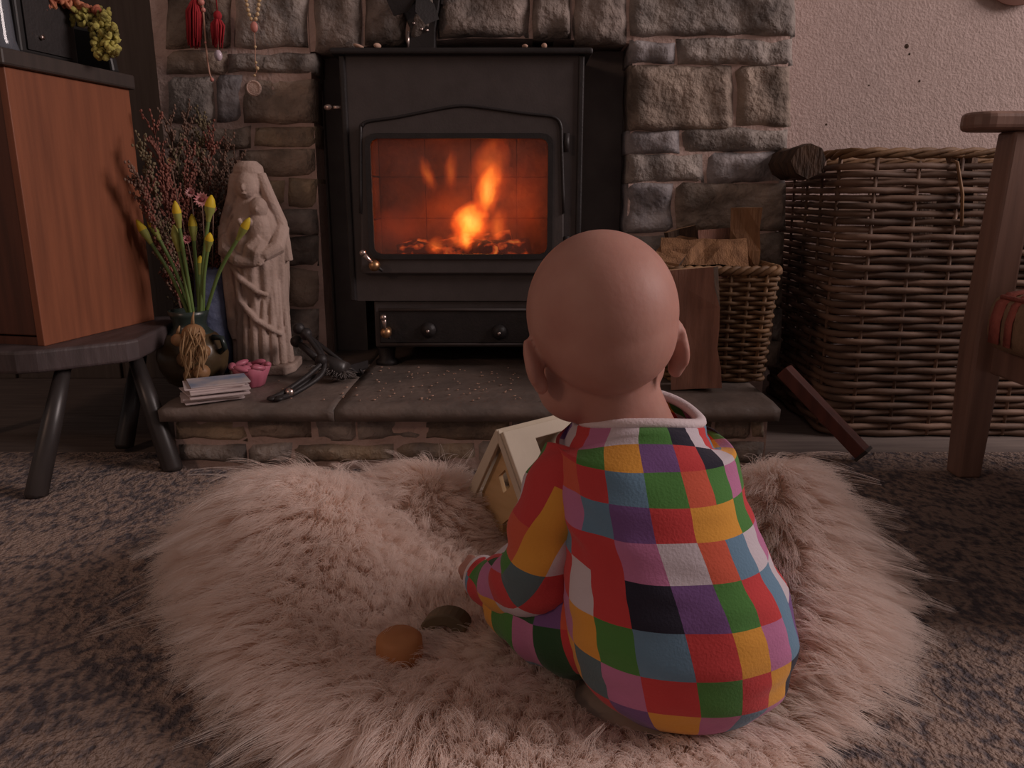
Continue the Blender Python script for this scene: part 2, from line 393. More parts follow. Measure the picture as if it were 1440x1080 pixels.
left = [
    (236, -40, 322, 66, br_), (331, -40, 432, 66, g), (236, 74, 318, 104, br_), (322, 77, 440, 101, g), (238, 110, 300, 172, g), (306, 108, 338, 170, bl_),
    (344, 112, 441, 172, br_), (240, 180, 352, 206, br_), (360, 180, 442, 205, oc), (240, 213, 330, 250, br_), (338, 212, 443, 246, br_),
    (241, 256, 400, 287, oc), (407, 253, 444, 290, oc), (242, 293, 360, 330, g), (367, 296, 445, 328, g), (243, 336, 330, 385, br_), (337, 334, 446, 372, g),
    (243, 391, 400, 430, g), (407, 379, 446, 430, br_), (244, 436, 340, 478, br_), (347, 436, 447, 476, g), (244, 484, 447, 512, g)]
sd_ = M['stone_dark']
arc = [(443, -40, 508, 72, sd_, 443, 508), (513, -40, 572, 64, sd_, 513, 572), (577, -40, 614, 59, sd_, 577, 612), (619, -40, 744, 52, sd_, 617, 745), (749, -40, 801, 54, sd_, 750, 803), (806, -40, 880, 62, sd_, 808, 880)]
k = 0
for (u0, v0, u1, v1, m) in right + left:
    k += 1; w_ = u1 - u0
    stone(pquad(u0 - 2, v0 - 2, u1 + 2, v1 + 2, Y_STONE), Y_STONE, ch, m, seed=k, nx=max(6, int(w_ / 9)), ny=max(5, int((v1 - v0) / 7)))
for (u0, v0, u1, v1, m, u2, u3) in arc:
    k += 1; stone(pquad(u0, v0, u1, v1, Y_STONE, u2, u3), Y_STONE, ch, m, seed=k, nx=9, ny=12, amp=.009, bulge=.016)
z = at(700, -46, Y_STONE).z
while z < 1.75:                                  # courses above the picture's edge
    h = random.uniform(.07, .13); x = XL0
    while x < XR1 - .06:
        w_ = min(random.uniform(.12, .26), XR1 - x); k += 1
        stone([(x, z), (x + w_ - .012, z), (x + w_ - .012, z + h - .012), (x, z + h - .012)], Y_STONE, ch, random.choice(STONE), seed=k, nx=7, ny=5); x += w_
    z += h

# ---- hearth: rubble front under slate slabs
HX0, HX1, HY = -.648, .492, 1.40
mb = MB().lohi((HX0 + .01, HY, -.012), (HX1 - .01, Y_WALL + .2, HZ - .026)); he = mb.build('trim_hearth', M['mortar']); tag(he, kind='structure')
for row, (z0, z1) in enumerate(((.0, .042), (.046, .092))):
    x = HX0 + .012 - row * .05
    while x < HX1 - .03:
        w_ = random.uniform(.07, .19); k += 1; x1 = min(x + w_, HX1 - .012); x0 = max(x, HX0 + .012)
        j = [random.uniform(-.006, .006) for _ in range(4)]
        if x1 - x0 > .02:
            stone([(x0, max(z0 + j[0], 0.001)), (x1 - .005, max(z0 + j[1], .001)), (x1 - .005, min(z1 + j[2], .093)), (x0, min(z1 + j[3], .093))], HY, he, random.choice((g, br_, oc, g)), seed=k, nx=8, ny=4, bulge=.009, depth=.05)
        x += w_
for (x0, x1) in ((HX0, -.3260), (-.3250, .1895), (.1905, HX1)):
    vs = []; fs = []; nx, ny = 24, 22; y0, y1 = 1.362, (Y_WALL + .2)
    for j in range(ny + 1):
        for i in range(nx + 1):
            x = x0 + (x1 - x0) * i / nx; y = y0 + (y1 - y0) * j / ny
            if j == 0: y += .004 * noise.noise(Vector((x * 30, 3, 1)))
            vs.append((x, y, HZ + .0025 * noise.noise(Vector((x * 18, y * 18, 2))) - (.003 if j == 0 else 0)))
    W1 = nx + 1; n0 = len(vs)
    for j in range(ny):
        for i in range(nx): fs.append((j * W1 + i, j * W1 + i + 1, (j + 1) * W1 + i + 1, (j + 1) * W1 + i))
    rim = [i for i in range(W1)] + [j * W1 + nx for j in range(1, ny + 1)] + [ny * W1 + i for i in range(nx - 1, -1, -1)] + [j * W1 for j in range(ny - 1, 0, -1)]
    for r in rim: vs.append((vs[r][0], vs[r][1] + (.004 if r < W1 else 0), HZ - .027))
    n = len(rim)
    for q in range(n): fs.append((rim[q], n0 + q, n0 + (q + 1) % n, rim[(q + 1) % n]))
    fs.append(tuple(range(n0, n0 + n)))
    mb = MB(); mb.add(vs, fs, True); mb.build('slate_slab', M['slate'], he)

# ================================================================== STOVE
def rrect(x0, x1, z0, z1, r, y, n=6):
    out = []
    for (cx, cz, a0) in ((x1 - r, z1 - r, 0), (x0 + r, z1 - r, 90), (x0 + r, z0 + r, 180), (x1 - r, z0 + r, 270)):
        for k_ in range(n + 1):
            a = R(a0 + 90 * k_ / n); out.append(Vector((cx + r * math.cos(a), y, cz + r * math.sin(a))))
    return out
def radial(poly, c, y, n=160):
    """resample a star-shaped polygon (x,z) by angle"""
    out = []
    P = [(p.x - c[0], p.z - c[1]) for p in poly]
    for k_ in range(n):
        a = 2 * math.pi * (k_ + .5) / n; dx, dz = math.cos(a), math.sin(a); best = None
        for i in range(len(P)):
            (x1, z1), (x2, z2) = P[i], P[(i + 1) % len(P)]
            ex, ez = x2 - x1, z2 - z1; den = dx * ez - dz * ex
            if abs(den) < 1e-12: continue
            t = (x1 * ez - z1 * ex) / den; s = (x1 * dz - z1 * dx) / den
            if t > 0 and -1e-6 <= s <= 1 + 1e-6 and (best is None or t > best): best = t
        out.append(Vector((c[0] + dx * best, y, c[1] + dz * best)))
    return out
stove = empty('wood_stove', (-.104, Y_STOVE + .17, HZ))
tag(stove, 'black cast iron wood burning stove with a lit fire behind its glass door', 'stove')
YF = Y_STOVE
sx0, sx1 = -.3545, .1475
ztop = at(650, 78, YF).z; zlow = at(510, 423, YF).z; zbot = at(560, 489, YF).z
gx0, gx1 = at(525, 280, YF).x, at(770, 280, YF).x; gz0, gz1 = at(650, 357, YF).z, at(650, 195, YF).z
gc = ((gx0 + gx1) / 2, (gz0 + gz1) / 2)
body = MB()
op = radial(rrect(gx0 - .012, gx1 + .012, gz0 - .012, gz1 + .012, .02, YF), gc, YF)
body.ring(radial(rrect(sx0, sx1, zlow, ztop, .003, YF), gc, YF), op, (0, .02, 0))
body.lohi((sx0, YF + .02, zlow), (sx0 + .012, YF + .34, ztop)); body.lohi((sx1 - .012, YF + .02, zlow), (sx1, YF + .34, ztop))
body.lohi((sx0 + .012, YF + .328, zlow), (sx1 - .012, YF + .34, ztop)); body.lohi((sx0 + .012, YF + .02, zlow), (sx1 - .012, YF + .328, zlow + .012))
body.build('stove_body', M['iron'], stove, world=True)
lx0, lx1 = at(526, 450, YF).x, sx1 - .045
MB().lohi((lx0, YF + .006, zbot), (lx1, YF + .31, zlow)).build('ash_pan_housing', M['iron'], stove, bevel=.004, world=True)
for (x, y) in ((lx0 + .02, YF + .035), (lx1 - .02, YF + .035), (lx0 + .02, YF + .28), (lx1 - .02, YF + .28)):
    MB().lathe([(.026, HZ), (.026, HZ + .008), (.018, HZ + .014), (.022, zbot + .002)], (x, y, 0), 12).build('foot', M['iron_dark'], stove, world=True)
# top plate with a softly rounded nose, a little out of level as in the photo
tp = MB(); tilt = .011
tp.lohi((sx0 - .018, YF - .018, ztop), (sx1 + .018, YF + .35, ztop + .013))
tpo = tp.build('top_plate', M['iron_dark'], stove, bevel=.005, seg=3, world=True)
# side posts / mouldings
for x in (sx0 + .004, sx1 - .004):
    MB().lohi((x - .006, YF - .006, zlow), (x + .006, YF + .004, ztop)).build('corner_moulding', M['iron_dark'], stove, bevel=.003, world=True)
# door with arched head
P = lambda u, v: at(u, v, YF)
do = [P(509, 384), P(509, 300), P(509, 188), P(511, 178), P(519, 172), P(560, 166), P(610, 156), P(650, 150), P(690, 154), P(740, 161), P(770, 164), P(782, 168), P(788, 178), P(789, 200), P(792, 300), P(792, 384)]
outer = radial(do, gc, YF - .016); inner = radial(rrect(gx0, gx1, gz0, gz1, .016, YF), gc, YF - .016)
door = MB(); door.ring(outer, inner, (0, .016, 0)); dr = door.build('stove_door', M['iron'], stove, bevel=.003, world=True)
rim = MB(); rim.ring(radial(rrect(gx0 - .010, gx1 + .010, gz0 - .010, gz1 + .010, .022, YF), gc, YF - .021), radial(rrect(gx0 + .001, gx1 - .001, gz0 + .001, gz1 - .001, .016, YF), gc, YF - .021), (0, .006, 0))
rim.build('glass_surround', M['iron_dark'], dr, world=True)
arch_line = [Vector((p.x, YF - .0165, p.z)) for p in do[1:15]]
MB().tube([Vector(p) for p in spline([tuple(q) for q in arch_line], 4)], .0035, 6).build('door_bead', M['iron_dark'], dr, world=True)
gl = bpy.data.materials.new('stove_glass'); gl.use_nodes = True; nt = gl.node_tree; nt.nodes.clear(); N = nt.nodes.new; L = nt.links.new
out = N('ShaderNodeOutputMaterial'); tr = N('ShaderNodeBsdfTransparent'); tr.inputs[0].default_value = (.95, .86, .82, 1)
gs = N('ShaderNodeBsdfGlossy'); gs.inputs['Roughness'].default_value = .18; gs.inputs[0].default_value = (.9, .8, .8, 1)
df = N('ShaderNodeBsdfDiffuse'); df.inputs[0].default_value = (.32, .14, .11, 1)  # smoky film, lightened to carry the fire's red haze
m1 = N('ShaderNodeMixShader'); m1.inputs[0].default_value = .05; m2 = N('ShaderNodeMixShader')
nz = N('ShaderNodeTexNoise'); nz.inputs['Scale'].default_value = 9; nz.inputs['Detail'].default_value = 4; tcg = N('ShaderNodeTexCoord'); L(tcg.outputs['Object'], nz.inputs['Vector'])
mr = N('ShaderNodeMapRange'); mr.inputs['From Min'].default_value = .35; mr.inputs['From Max'].default_value = .75; mr.inputs['To Min'].default_value = .04; mr.inputs['To Max'].default_value = .42
L(nz.outputs['Fac'], mr.inputs[0]); L(mr.outputs[0], m2.inputs[0])
L(tr.outputs[0], m1.inputs[1]); L(gs.outputs[0], m1.inputs[2]); L(m1.outputs[0], m2.inputs[1]); L(df.outputs[0], m2.inputs[2]); L(m2.outputs[0], out.inputs['Surface'])
MB().lohi((gx0 - .004, YF - .010, gz0 - .004), (gx1 + .004, YF - .006, gz1 + .004)).build('glass_pane', gl, dr, world=True)
# hinges, catches, knobs
for v in (202, 345):
    p = P(796, v); h = MB(); h.tube([(p.x, YF - .012, p.z - .018), (p.x, YF - .012, p.z + .02)], .0065, 10); h.lohi((p.x - .022, YF - .01, p.z - .012), (p.x, YF - .002, p.z + .006))
    h.build('hinge', M['iron_dark'], stove, world=True)
def lever(u, v, u2, v2, nm, parent):
    p = P(u, v); q = P(u2, v2); d = (q - p)
    hb = MB(); hb.tube([(p.x, YF - .012, p.z), (p.x, YF - .04, p.z)], [.008, .011], 12); hb.ball((p.x, YF - .043, p.z), .0125, 12, 8)
    ho = hb.build(nm, M['brass'], parent, world=True)
    t = MB(); t.tube([(p.x, YF - .046, p.z), (p.x + d.x * .5, YF - .05, p.z + d.z * .5), (q.x, YF - .056, q.z)], [.0048, .0042, .006], 10); t.ball((q.x, YF - .056, q.z), .0075, 10, 6)
    t.build('lever', M['steel'], ho, world=True)
    t = MB(); t.tube([(p.x, YF - .034, p.z), (p.x - d.x * .5 + .006, YF - .034, p.z - d.z * .45)], [.005, .003], 8); t.build('catch', M['iron_dark'], ho, world=True)
lever(531, 371, 517, 353, 'door_handle', dr)
az0, az1 = at(560, 482, YF).z, at(560, 436, YF).z
ax0, ax1 = at(534, 455, YF).x, at(745, 455, YF).x + .05
ad_ = MB().lohi((ax0, YF - .008, az0), (min(ax1, lx1 - .01), YF + .006, az1)).build('ash_door', M['iron_dark'], stove, bevel=.003, world=True)
lever(547, 463, 545, 441, 'ash_door_handle', ad_)
for zz in (az0 - .002, az1 + .002):
    MB().tube([(ax0, YF - .009, zz), (min(ax1, lx1 - .01), YF - .009, zz)], .0035, 6).build('ledge', M['iron'], ad_, world=True)
for (u, v) in ((603, 463), (702, 466)):
    p = P(u, v); kb = MB(); kb.tube([(p.x, YF - .008, p.z), (p.x, YF - .014, p.z), (p.x, YF - .02, p.z)], [.017, .017, .005], 16); ko = kb.build('air_wheel', M['iron_dark'], ad_, world=True)
    MB().ball((p.x, YF - .022, p.z - .001), .0045, 10, 6).build('knob', M['steel'], ko, world=True)
p = at(463, 151, YF + .03)
s_ = MB(); s_.tube([(sx0, YF + .03, p.z), (p.x, YF + .03, p.z)], .004, 8); s_.ball((p.x, YF + .03, p.z), (.012, .008, .007), 10, 6); s_.build('side_damper_knob', M['steel'], stove, world=True)
# firebox
fbm = mat('firebrick', (.30, .17, .12), .95, (.13, .075, .055), 12, bump=.5, bscale=60)
FX0, FX1, FZ0, FZ1, FY0, FY1 = sx0 + .02, sx1 - .02, gz0 - .035, gz1 + .03, YF + .021, YF + .31
for i in range(4):
    for j in range(3):
        bx = (FX1 - FX0) / 4; bz = (FZ1 - FZ0) / 3
        MB().lohi((FX0 + i * bx + .0006, FY1, FZ0 + j * bz + .0006), (FX0 + (i + 1) * bx - .0006, FY1 + .015, FZ0 + (j + 1) * bz - .0006)).build('fire_brick', fbm, stove, bevel=.001, world=True)
for x in (FX0 - .006, FX1):
    for i in range(2):
        for j in range(3):
            by = (FY1 - FY0) / 2
            MB().lohi((x, FY0 + i * by + .002, FZ0 + j * bz + .002), (x + .006, FY0 + (i + 1) * by - .002, FZ0 + (j + 1) * bz - .002)).build('fire_brick', fbm, stove, world=True)
MB().lohi((FX0, FY0, FZ0 - .01), (FX1, FY1, FZ0)).build('grate', M['iron_dark'], stove, world=True)
MB().lohi((FX0, FY0 + .05, FZ1), (FX1, FY1, FZ1 + .01)).build('baffle', fbm, stove, world=True)
# embers and burning logs
em = bpy.data.materials.new('ember'); em.use_nodes = True; nt = em.node_tree; b = nt.nodes['Principled BSDF']; N = nt.nodes.new; L = nt.links.new
b.inputs['Base Color'].default_value = (.03, .02, .018, 1); b.inputs['Roughness'].default_value = .95
nz = N('ShaderNodeTexNoise'); nz.inputs['Scale'].default_value = 38; nz.inputs['Detail'].default_value = 4; tce = N('ShaderNodeTexCoord'); L(tce.outputs['Object'], nz.inputs['Vector'])
rp = N('ShaderNodeValToRGB'); e = rp.color_ramp.elements; e[0].position = .5; e[0].color = (.03, .004, .001, 1); e[1].position = .74; e[1].color = (1, .32, .06, 1); x_ = e.new(.6); x_.color = (.5, .06, .01, 1)
L(nz.outputs['Fac'], rp.inputs[0]); L(rp.outputs[0], b.inputs['Emission Color']); b.inputs['Emission Strength'].default_value = .9
def burn(u, v, Y, u2, v2, Y2, r):
    p, q = at(u, v, Y), at(u2, v2, Y2); mb_ = MB(); n_ = 7
    mb_.tube([p.lerp(q, i / n_) + Vector((0, 0, .004 * math.sin(i * 2.1))) for i in range(n_ + 1)], [r * (1 + .12 * math.sin(i * 1.7)) for i in range(n_ + 1)], 9)
    mb_.build('burning_log', em, stove, world=True)
burn(560, 362, YF + .12, 745, 352, YF + .16, .03); burn(570, 356, YF + .22, 720, 338, YF + .20, .026); burn(690, 356, YF + .08, 640, 345, YF + .24, .022)
for i in range(14):
    p = Vector((random.uniform(FX0 + .05, FX1 - .05), random.uniform(FY0 + .03, FY1 - .05), FZ0 + .008)); MB().ball(p, (.016, .014, .01), 7, 5, (random.random(), random.random(), 0)).build('ember', em, stove, world=True)
def flame_mat(name, inner, mid, edge, strength):
    m = bpy.data.materials.new(name); m.use_nodes = True; nt = m.node_tree; nt.nodes.clear(); N = nt.nodes.new; L = nt.links.new
    o_ = N('ShaderNodeOutputMaterial'); em_ = N('ShaderNodeEmission'); t_ = N('ShaderNodeTexCoord'); ln = N('ShaderNodeVectorMath'); ln.operation = 'LENGTH'
    nz_ = N('ShaderNodeTexNoise'); nz_.inputs['Scale'].default_value = 2.2; nz_.inputs['Detail'].default_value = 2; L(t_.outputs['Object'], nz_.inputs['Vector'])
    L(t_.outputs['Object'], ln.inputs[0])
    a_ = N('ShaderNodeMath'); a_.operation = 'MULTIPLY_ADD'; a_.inputs[1].default_value = .7; a_.inputs[2].default_value = -.35; L(nz_.outputs['Fac'], a_.inputs[0])
    s__ = N('ShaderNodeMath'); s__.operation = 'ADD'; L(ln.outputs['Value'], s__.inputs[0]); L(a_.outputs[0], s__.inputs[1])
    r_ = N('ShaderNodeValToRGB'); r_.color_ramp.interpolation = 'EASE'; e_ = r_.color_ramp.elements
    e_[0].position = .12; e_[0].color = (*inner, 1); e_[1].position = .95; e_[1].color = (0, 0, 0, 1)
    q_ = e_.new(.42); q_.color = (*mid, 1); q2 = e_.new(.68); q2.color = (*edge, 1)
    L(s__.outputs[0], r_.inputs[0]); L(r_.outputs[0], em_.inputs[0]); em_.inputs[1].default_value = strength; L(em_.outputs[0], o_.inputs['Volume'])
    return m
fy = flame_mat('flame_yellow', (1, .62, .12), (.85, .28, .03), (.30, .035, .003), 62)
fo = flame_mat('flame_orange', (.85, .22, .03), (.6, .10, .012), (.2, .02, .002), 30)
fr = flame_mat('red_haze', (.55, .07, .012), (.3, .03, .006), (.08, .006, .001), 5.0)
def flame(u, v, Y, rx, ry, rz, m, lean=0.0):
    p = at(u, v, Y); mb_ = MB(); vs = []; n_, k_ = 12, 10
    for i in range(k_ + 1):
        ph = math.pi * i / k_; zz = -math.cos(ph); rr = math.sin(ph) * (1.0 if zz < 0 else (1 - .45 * zz))
        for q in range(n_):
            a = 2 * math.pi * q / n_; vs.append((rr * math.cos(a) + .25 * max(zz, 0) ** 2, rr * math.sin(a), zz))
    fs = [(i * n_ + q, i * n_ + (q + 1) % n_, (i + 1) * n_ + (q + 1) % n_, (i + 1) * n_ + q) for i in range(k_) for q in range(n_)]
    mb_.add(vs, fs, True); o = mb_.build('flame', m)
    o.scale = (rx, ry, rz); o.rotation_euler = (0, lean, 0); o.location = p - mw(stove).translation; o.parent = stove
flame(662, 312, YF + .14, .055, .05, .058, fy, .15); flame(686, 268, YF + .15, .036, .035, .078, fy, .2)
flame(650, 338, YF + .12, .05, .03, .03, fo, 0); flame(700, 320, YF + .16, .03, .03, .06, fo, .1); flame(655, 335, YF + .10, .02, .02, .04, fy, 0)
flame(601, 245, YF + .18, .020, .02, .052, fo, -.35); flame(634, 240, YF + .20, .020, .02, .058, fo, .05)
flame(613, 346, YF + .09, .030, .025, .028, fo, 0); flame(690, 240, YF + .2, .06, .04, .10, fo, .1)
flame(650, 300, YF + .17, .16, .09, .11, fr, 0); flame(730, 285, YF + .12, .08, .08, .13, fr, .1); flame(560, 320, YF + .17, .09, .08, .07, fr, 0)  # large dim red volumes stand for the fire's haze
fl_ = bpy.data.lights.new('fire_glow', 'POINT'); fl_.energy = .55; fl_.color = (1, .30, .07); fl_.shadow_soft_size = .05
fo_ = bpy.data.objects.new('fire_glow', fl_); COL.objects.link(fo_); fo_.location = at(668, 292, YF + .17)

# ================================================================== STOOL + CABINET (window-less side)
SZ0, SZ1 = .205, .245
pl = [(-.80, 1.275), (-.69, 1.36), (-.68, 1.385), (-.70, 1.64), (-.74, 1.66), (-1.14, 1.66), (-1.19, 1.60), (-1.17, 1.34), (-1.13, 1.30), (-.83, 1.265)]
stool = empty('low_stool', (-.92, 1.45, 0)); tag(stool, 'low dark wooden stool with splayed legs under the orange wood cabinet', 'stool')
MB().prism([(x, y, SZ0) for x, y in pl], (0, 0, SZ1 - SZ0)).build('seat', M['seat_wood'], stool, bevel=.006, seg=3, world=True)
for (top, bot) in (((-.785, 1.325), (-.811, 1.235)), ((-.705, 1.415), (-.634, 1.366)), ((-.775, 1.60), (-.79, 1.50)), ((-1.10, 1.58), (-1.16, 1.60))):
    a, b_ = Vector((*top, SZ0 + .004)), Vector((*bot, .0)); mb = MB()
    mb.tube([b_, b_ + Vector((0, 0, .002)), a.lerp(b_, .45), a], [.0165, .0185, .017, .0125], 10); mb.build('leg', M['black_wood'], stool, world=True)
cabn = empty('side_cabinet', (-.805, 1.31, SZ1), (0, 0, R(-11.7)))
tag(cabn, 'orange brown wooden cabinet with a dark top standing on the low stool', 'cabinet')
CD, CW, CHh = .295, .40, .452               # depth, width, height
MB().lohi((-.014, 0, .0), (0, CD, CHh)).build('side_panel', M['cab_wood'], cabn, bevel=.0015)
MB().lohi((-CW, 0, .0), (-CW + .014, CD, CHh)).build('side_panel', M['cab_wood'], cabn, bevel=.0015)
MB().lohi((-CW + .014, .006, .0), (-.014, CD - .006, .014)).build('bottom_panel', M['cab_wood_shade'], cabn)
MB().lohi((-CW + .014, CD - .012, .014), (-.014, CD - .004, CHh)).build('back_panel', M['cab_wood_shade'], cabn)
dd = MB().lohi((-CW + .017, .004, .017), (-.017, .02, CHh - .01)).build('cabinet_door', M['cab_wood_shade'], cabn, bevel=.002)
MB().ball((-.36, -.012, .24), (.012, .014, .012), 10, 8).build('knob', M['brass'], dd)
MB().lohi((-CW - .012, -.012, CHh), (.010, CD + .008, CHh + .027)).build('cabinet_top', M['cab_top'], cabn, bevel=.004)
CT = SZ1 + CHh + .027
def on_top(x, y): return (mw(cabn) @ Vector((x, y, 0))).xy
def ctop(u, v): return atz(u, v, CT)
# vase of clear glass
p = on_top(-.005 - .03, .035); vz = empty('glass_vase', (p.x, p.y, CT)); tag(vz, 'tall grey clear glass vase on the front corner of the cabinet', 'vase')
MB().lathe([(.026, 0), (.028, .004), (.024, .02), (.022, .10), (.024, .20), (.021, .20), (.019, .10), (.021, .02), (.018, .008)], (0, 0, 0), 20).build('glass_body', M['clear_glass'], vz)
MB().lathe([(.018, .009), (.0185, .02), (.0175, .09)], (0, 0, 0), 16).build('water', M['clear_glass'], vz)
# black box (small loudspeaker) with rounded corners
p = on_top(-.12, .13); bx = empty('loudspeaker', (p.x, p.y, CT), (0, 0, R(-11.7))); tag(bx, 'small black loudspeaker box on the cabinet behind the glass vase', 'loudspeaker')
MB().lohi((-.10, -.065, .003), (.095, .07, .118)).build('speaker_box', M['black_plastic'], bx, bevel=.006, seg=3)
for (x, y) in ((-.08, -.05), (.08, -.05), (-.08, .05), (.08, .05)): MB().lathe([(.009, 0), (.008, .004)], (x, y, 0), 10).build('foot', M['black_plastic'], bx)
MB().lohi((.096, -.05, .012), (.0985, .055, .108)).build('grille', M['iron_dark'], bx)
MB().tube([(.0985, -.02, .035), (.104, -.02, .035)], .004, 10).build('knob', M['steel'], bx)
# flowered cloth hanging over the box
def cloth(name, path, width, m, parent, thick=.004, fr=.006, seed=0):
    P_ = [Vector(q) for q in path]; vs = []; fs = []; nw = 12; n_ = len(P_)
    for i, p_ in enumerate(P_):
        t = (P_[min(i + 1, n_ - 1)] - P_[max(i - 1, 0)]).normalized()
        w_ = width[i]
        for j in range(nw + 1):
            s = (j / nw - .5)
            q = p_ + Vector(cl_dir) * s * w_
            nn = noise.noise(q * 38 + Vector((seed, 0, 0)))
            vs.append(q + t.cross(Vector(cl_dir)) * (fr * nn * 1.6) + Vector(cl_dir) * .004 * noise.noise(q * 60))
    W1 = nw + 1
    for i in range(n_ - 1):
        for j in range(nw): fs.append((i * W1 + j, i * W1 + j + 1, (i + 1) * W1 + j + 1, (i + 1) * W1 + j))
    o = MB().add(vs, fs, True).build(name, m, parent)
    sd = o.modifiers.new('t', 'SOLIDIFY'); sd.thickness = thick; sd.offset = 0
    return o
cl = empty('posy_garland', (on_top(-.045, .20).x, on_top(-.045, .20).y, CT)); tag(cl, 'yellow green and orange dried flower garland draped over the black loudspeaker', 'garland')
base_w = mw(cl).translation
pts = [(62, 8, 1.45), (75, 0, 1.47), (95, 2, 1.49), (115, 10, 1.50), (135, 22, 1.50)]
petals_o = MB(); petals_y = MB()
for i in range(46):
    t = random.random(); k0 = min(int(t * 4), 3); f = t * 4 - k0; a, c_ = pts[k0], pts[k0 + 1]
    q = at(a[0] + (c_[0] - a[0]) * f + random.uniform(-5, 8), a[1] + (c_[1] - a[1]) * f + random.uniform(-6, 6), a[2] + (c_[2] - a[2]) * f + random.uniform(-.012, .012)) - base_w
    petals_o.ball(q, (.011, .004, .008), 7, 5, (random.uniform(-1, 1), random.uniform(-1, 1), random.uniform(0, 3)))
petals_o.build('orange_petals', M['cloth_orange'], cl)['kind'] = 'stuff'
for i in range(150):
    t = random.random()
    if t < .4:
        q = at(100 + 52 * random.random(), 10 + 24 * random.random() + (.2 * i % 4), 1.49 + random.uniform(-.012, .012))
    else:
        s = random.random(); q = at(128 + 34 * random.random() + s * 6, 34 + 48 * s, 1.485 + random.uniform(-.016, .016))
    petals_y.ball(q - base_w, (.008, .0035, .006), 6, 4, (random.uniform(-1, 1), random.uniform(-1, 1), random.uniform(0, 3)))
petals_y.build('yellow_petals', M['cloth_bloom'], cl)['kind'] = 'stuff'
MB().tube([Vector(q) - base_w for q in (at(62, 10, 1.46), at(100, 8, 1.5), at(140, 26, 1.5), at(150, 50, 1.5), at(155, 80, 1.495))], .005, 7).build('garland_cord', M['raffia'], cl)
# a rounded black clock/case at the back corner of the cabinet
p = on_top(-.06, .262); bc = empty('black_case', (p.x, p.y, CT), (0, 0, R(-11.7))); tag(bc, 'rounded black case at the back corner of the cabinet top', 'case')
prof = [(-.07, 0, 0), (.055, 0, 0), (.052, 0, .025), (.04, 0, .055), (.015, 0, .078), (-.02, 0, .085), (-.055, 0, .07), (-.07, 0, .04)]
MB().prism(prof, (0, .02, 0)).build('case_body', M['black_plastic'], bc, bevel=.005)
MB().tube([(-.02, .01, .085), (-.015, .01, .1), (.005, .01, .1), (.01, .01, .08)], .003, 8).build('handle', M['black_plastic'], bc)

# ================================================================== THINGS ON THE HEARTH
def local(o): return lambda *a: at(*a) - mw(o).translation
# ---- statue
p0 = atz(375, 512, HZ + .004); p0.y = 1.69; st_x = at(372, 480, 1.69).x
st = empty('stone_statue', (st_x, 1.69, HZ)); tag(st, 'pale carved stone statue of a veiled woman cradling a child beside the stove', 'statue')
H = .448
sb = MB()
def folds(q, z):
    k_ = max(0, 1 - abs(z - .14) / .2)
    return 1 + .075 * k_ * math.sin(9 * q + 3 * z * 6) + .05 * k_ * math.sin(17 * q + 1.3)
sb.lathe([(.001, .012), (.062, .014), (.060, .03), (.056, .07), (.056, .14), (.060, .20), (.064, .26), (.062, .30), (.054, .335), (.040, .36), (.030, .38), (.001, .39)], (0, 0, 0), 96, fn=folds)
sb.ball((-.005, -.002, .40), (.034, .036, .046), 24, 16)                   # veil round the head
sb.ball((-.004, -.032, .396), (.021, .019, .027), 18, 12)                  # face
sb.ball((-.004, -.052, .393), (.004, .006, .007), 10, 8); sb.ball((-.004, -.049, .381), (.007, .004, .002), 10, 8)                   # nose
sb.lathe([(.028, .420), (.0315, .424), (.030, .436), (.018, .447)], (-.005, -.004, 0), 24)   # crown
for sgn in (-1, 1): sb.ball((-.004 + sgn * .009, -.044, .404), (.006, .003, .002), 8, 6)
# veil falling either side
for sgn in (-1, 1):
    sb.tube([(sgn * .026 - .004, -.012, .42), (sgn * .038, -.014, .375), (sgn * .058, -.012, .32), (sgn * .066, -.008, .24)], [.012, .013, .014, .012], 10)
# child
sb.ball((.024, -.046, .352), (.019, .019, .022), 16, 12); sb.ball((.024, -.064, .349), (.003, .004, .004), 8, 6)
sb.ball((.020, -.046, .305), (.024, .022, .042), 16, 12)
sb.tube([(.012, -.06, .325), (-.006, -.066, .315), (-.014, -.062, .33)], [.009, .008, .006], 8)
sb.tube([(.026, -.06, .29), (.008, -.072, .272), (-.004, -.066, .25)], [.013, .012, .008], 8); sb.tube([(.03, -.058, .285), (.02, -.074, .262), (.014, -.07, .24)], [.012, .011, .008], 8)
# her arms across, hand below the child
sb.tube([(-.058, -.01, .31), (-.052, -.04, .262), (-.02, -.066, .246), (.018, -.068, .242)], [.019, .018, .015, .010], 10)
sb.tube([(.056, -.008, .31), (.054, -.042, .27), (.034, -.062, .258), (.008, -.07, .262)], [.019, .018, .014, .008], 10)
for i in range(4): sb.tube([(.010, -.070, .236 + i * .006), (.026, -.073, .238 + i * .006), (.034, -.068, .242 + i * .006)], [.0042, .004, .003], 6)
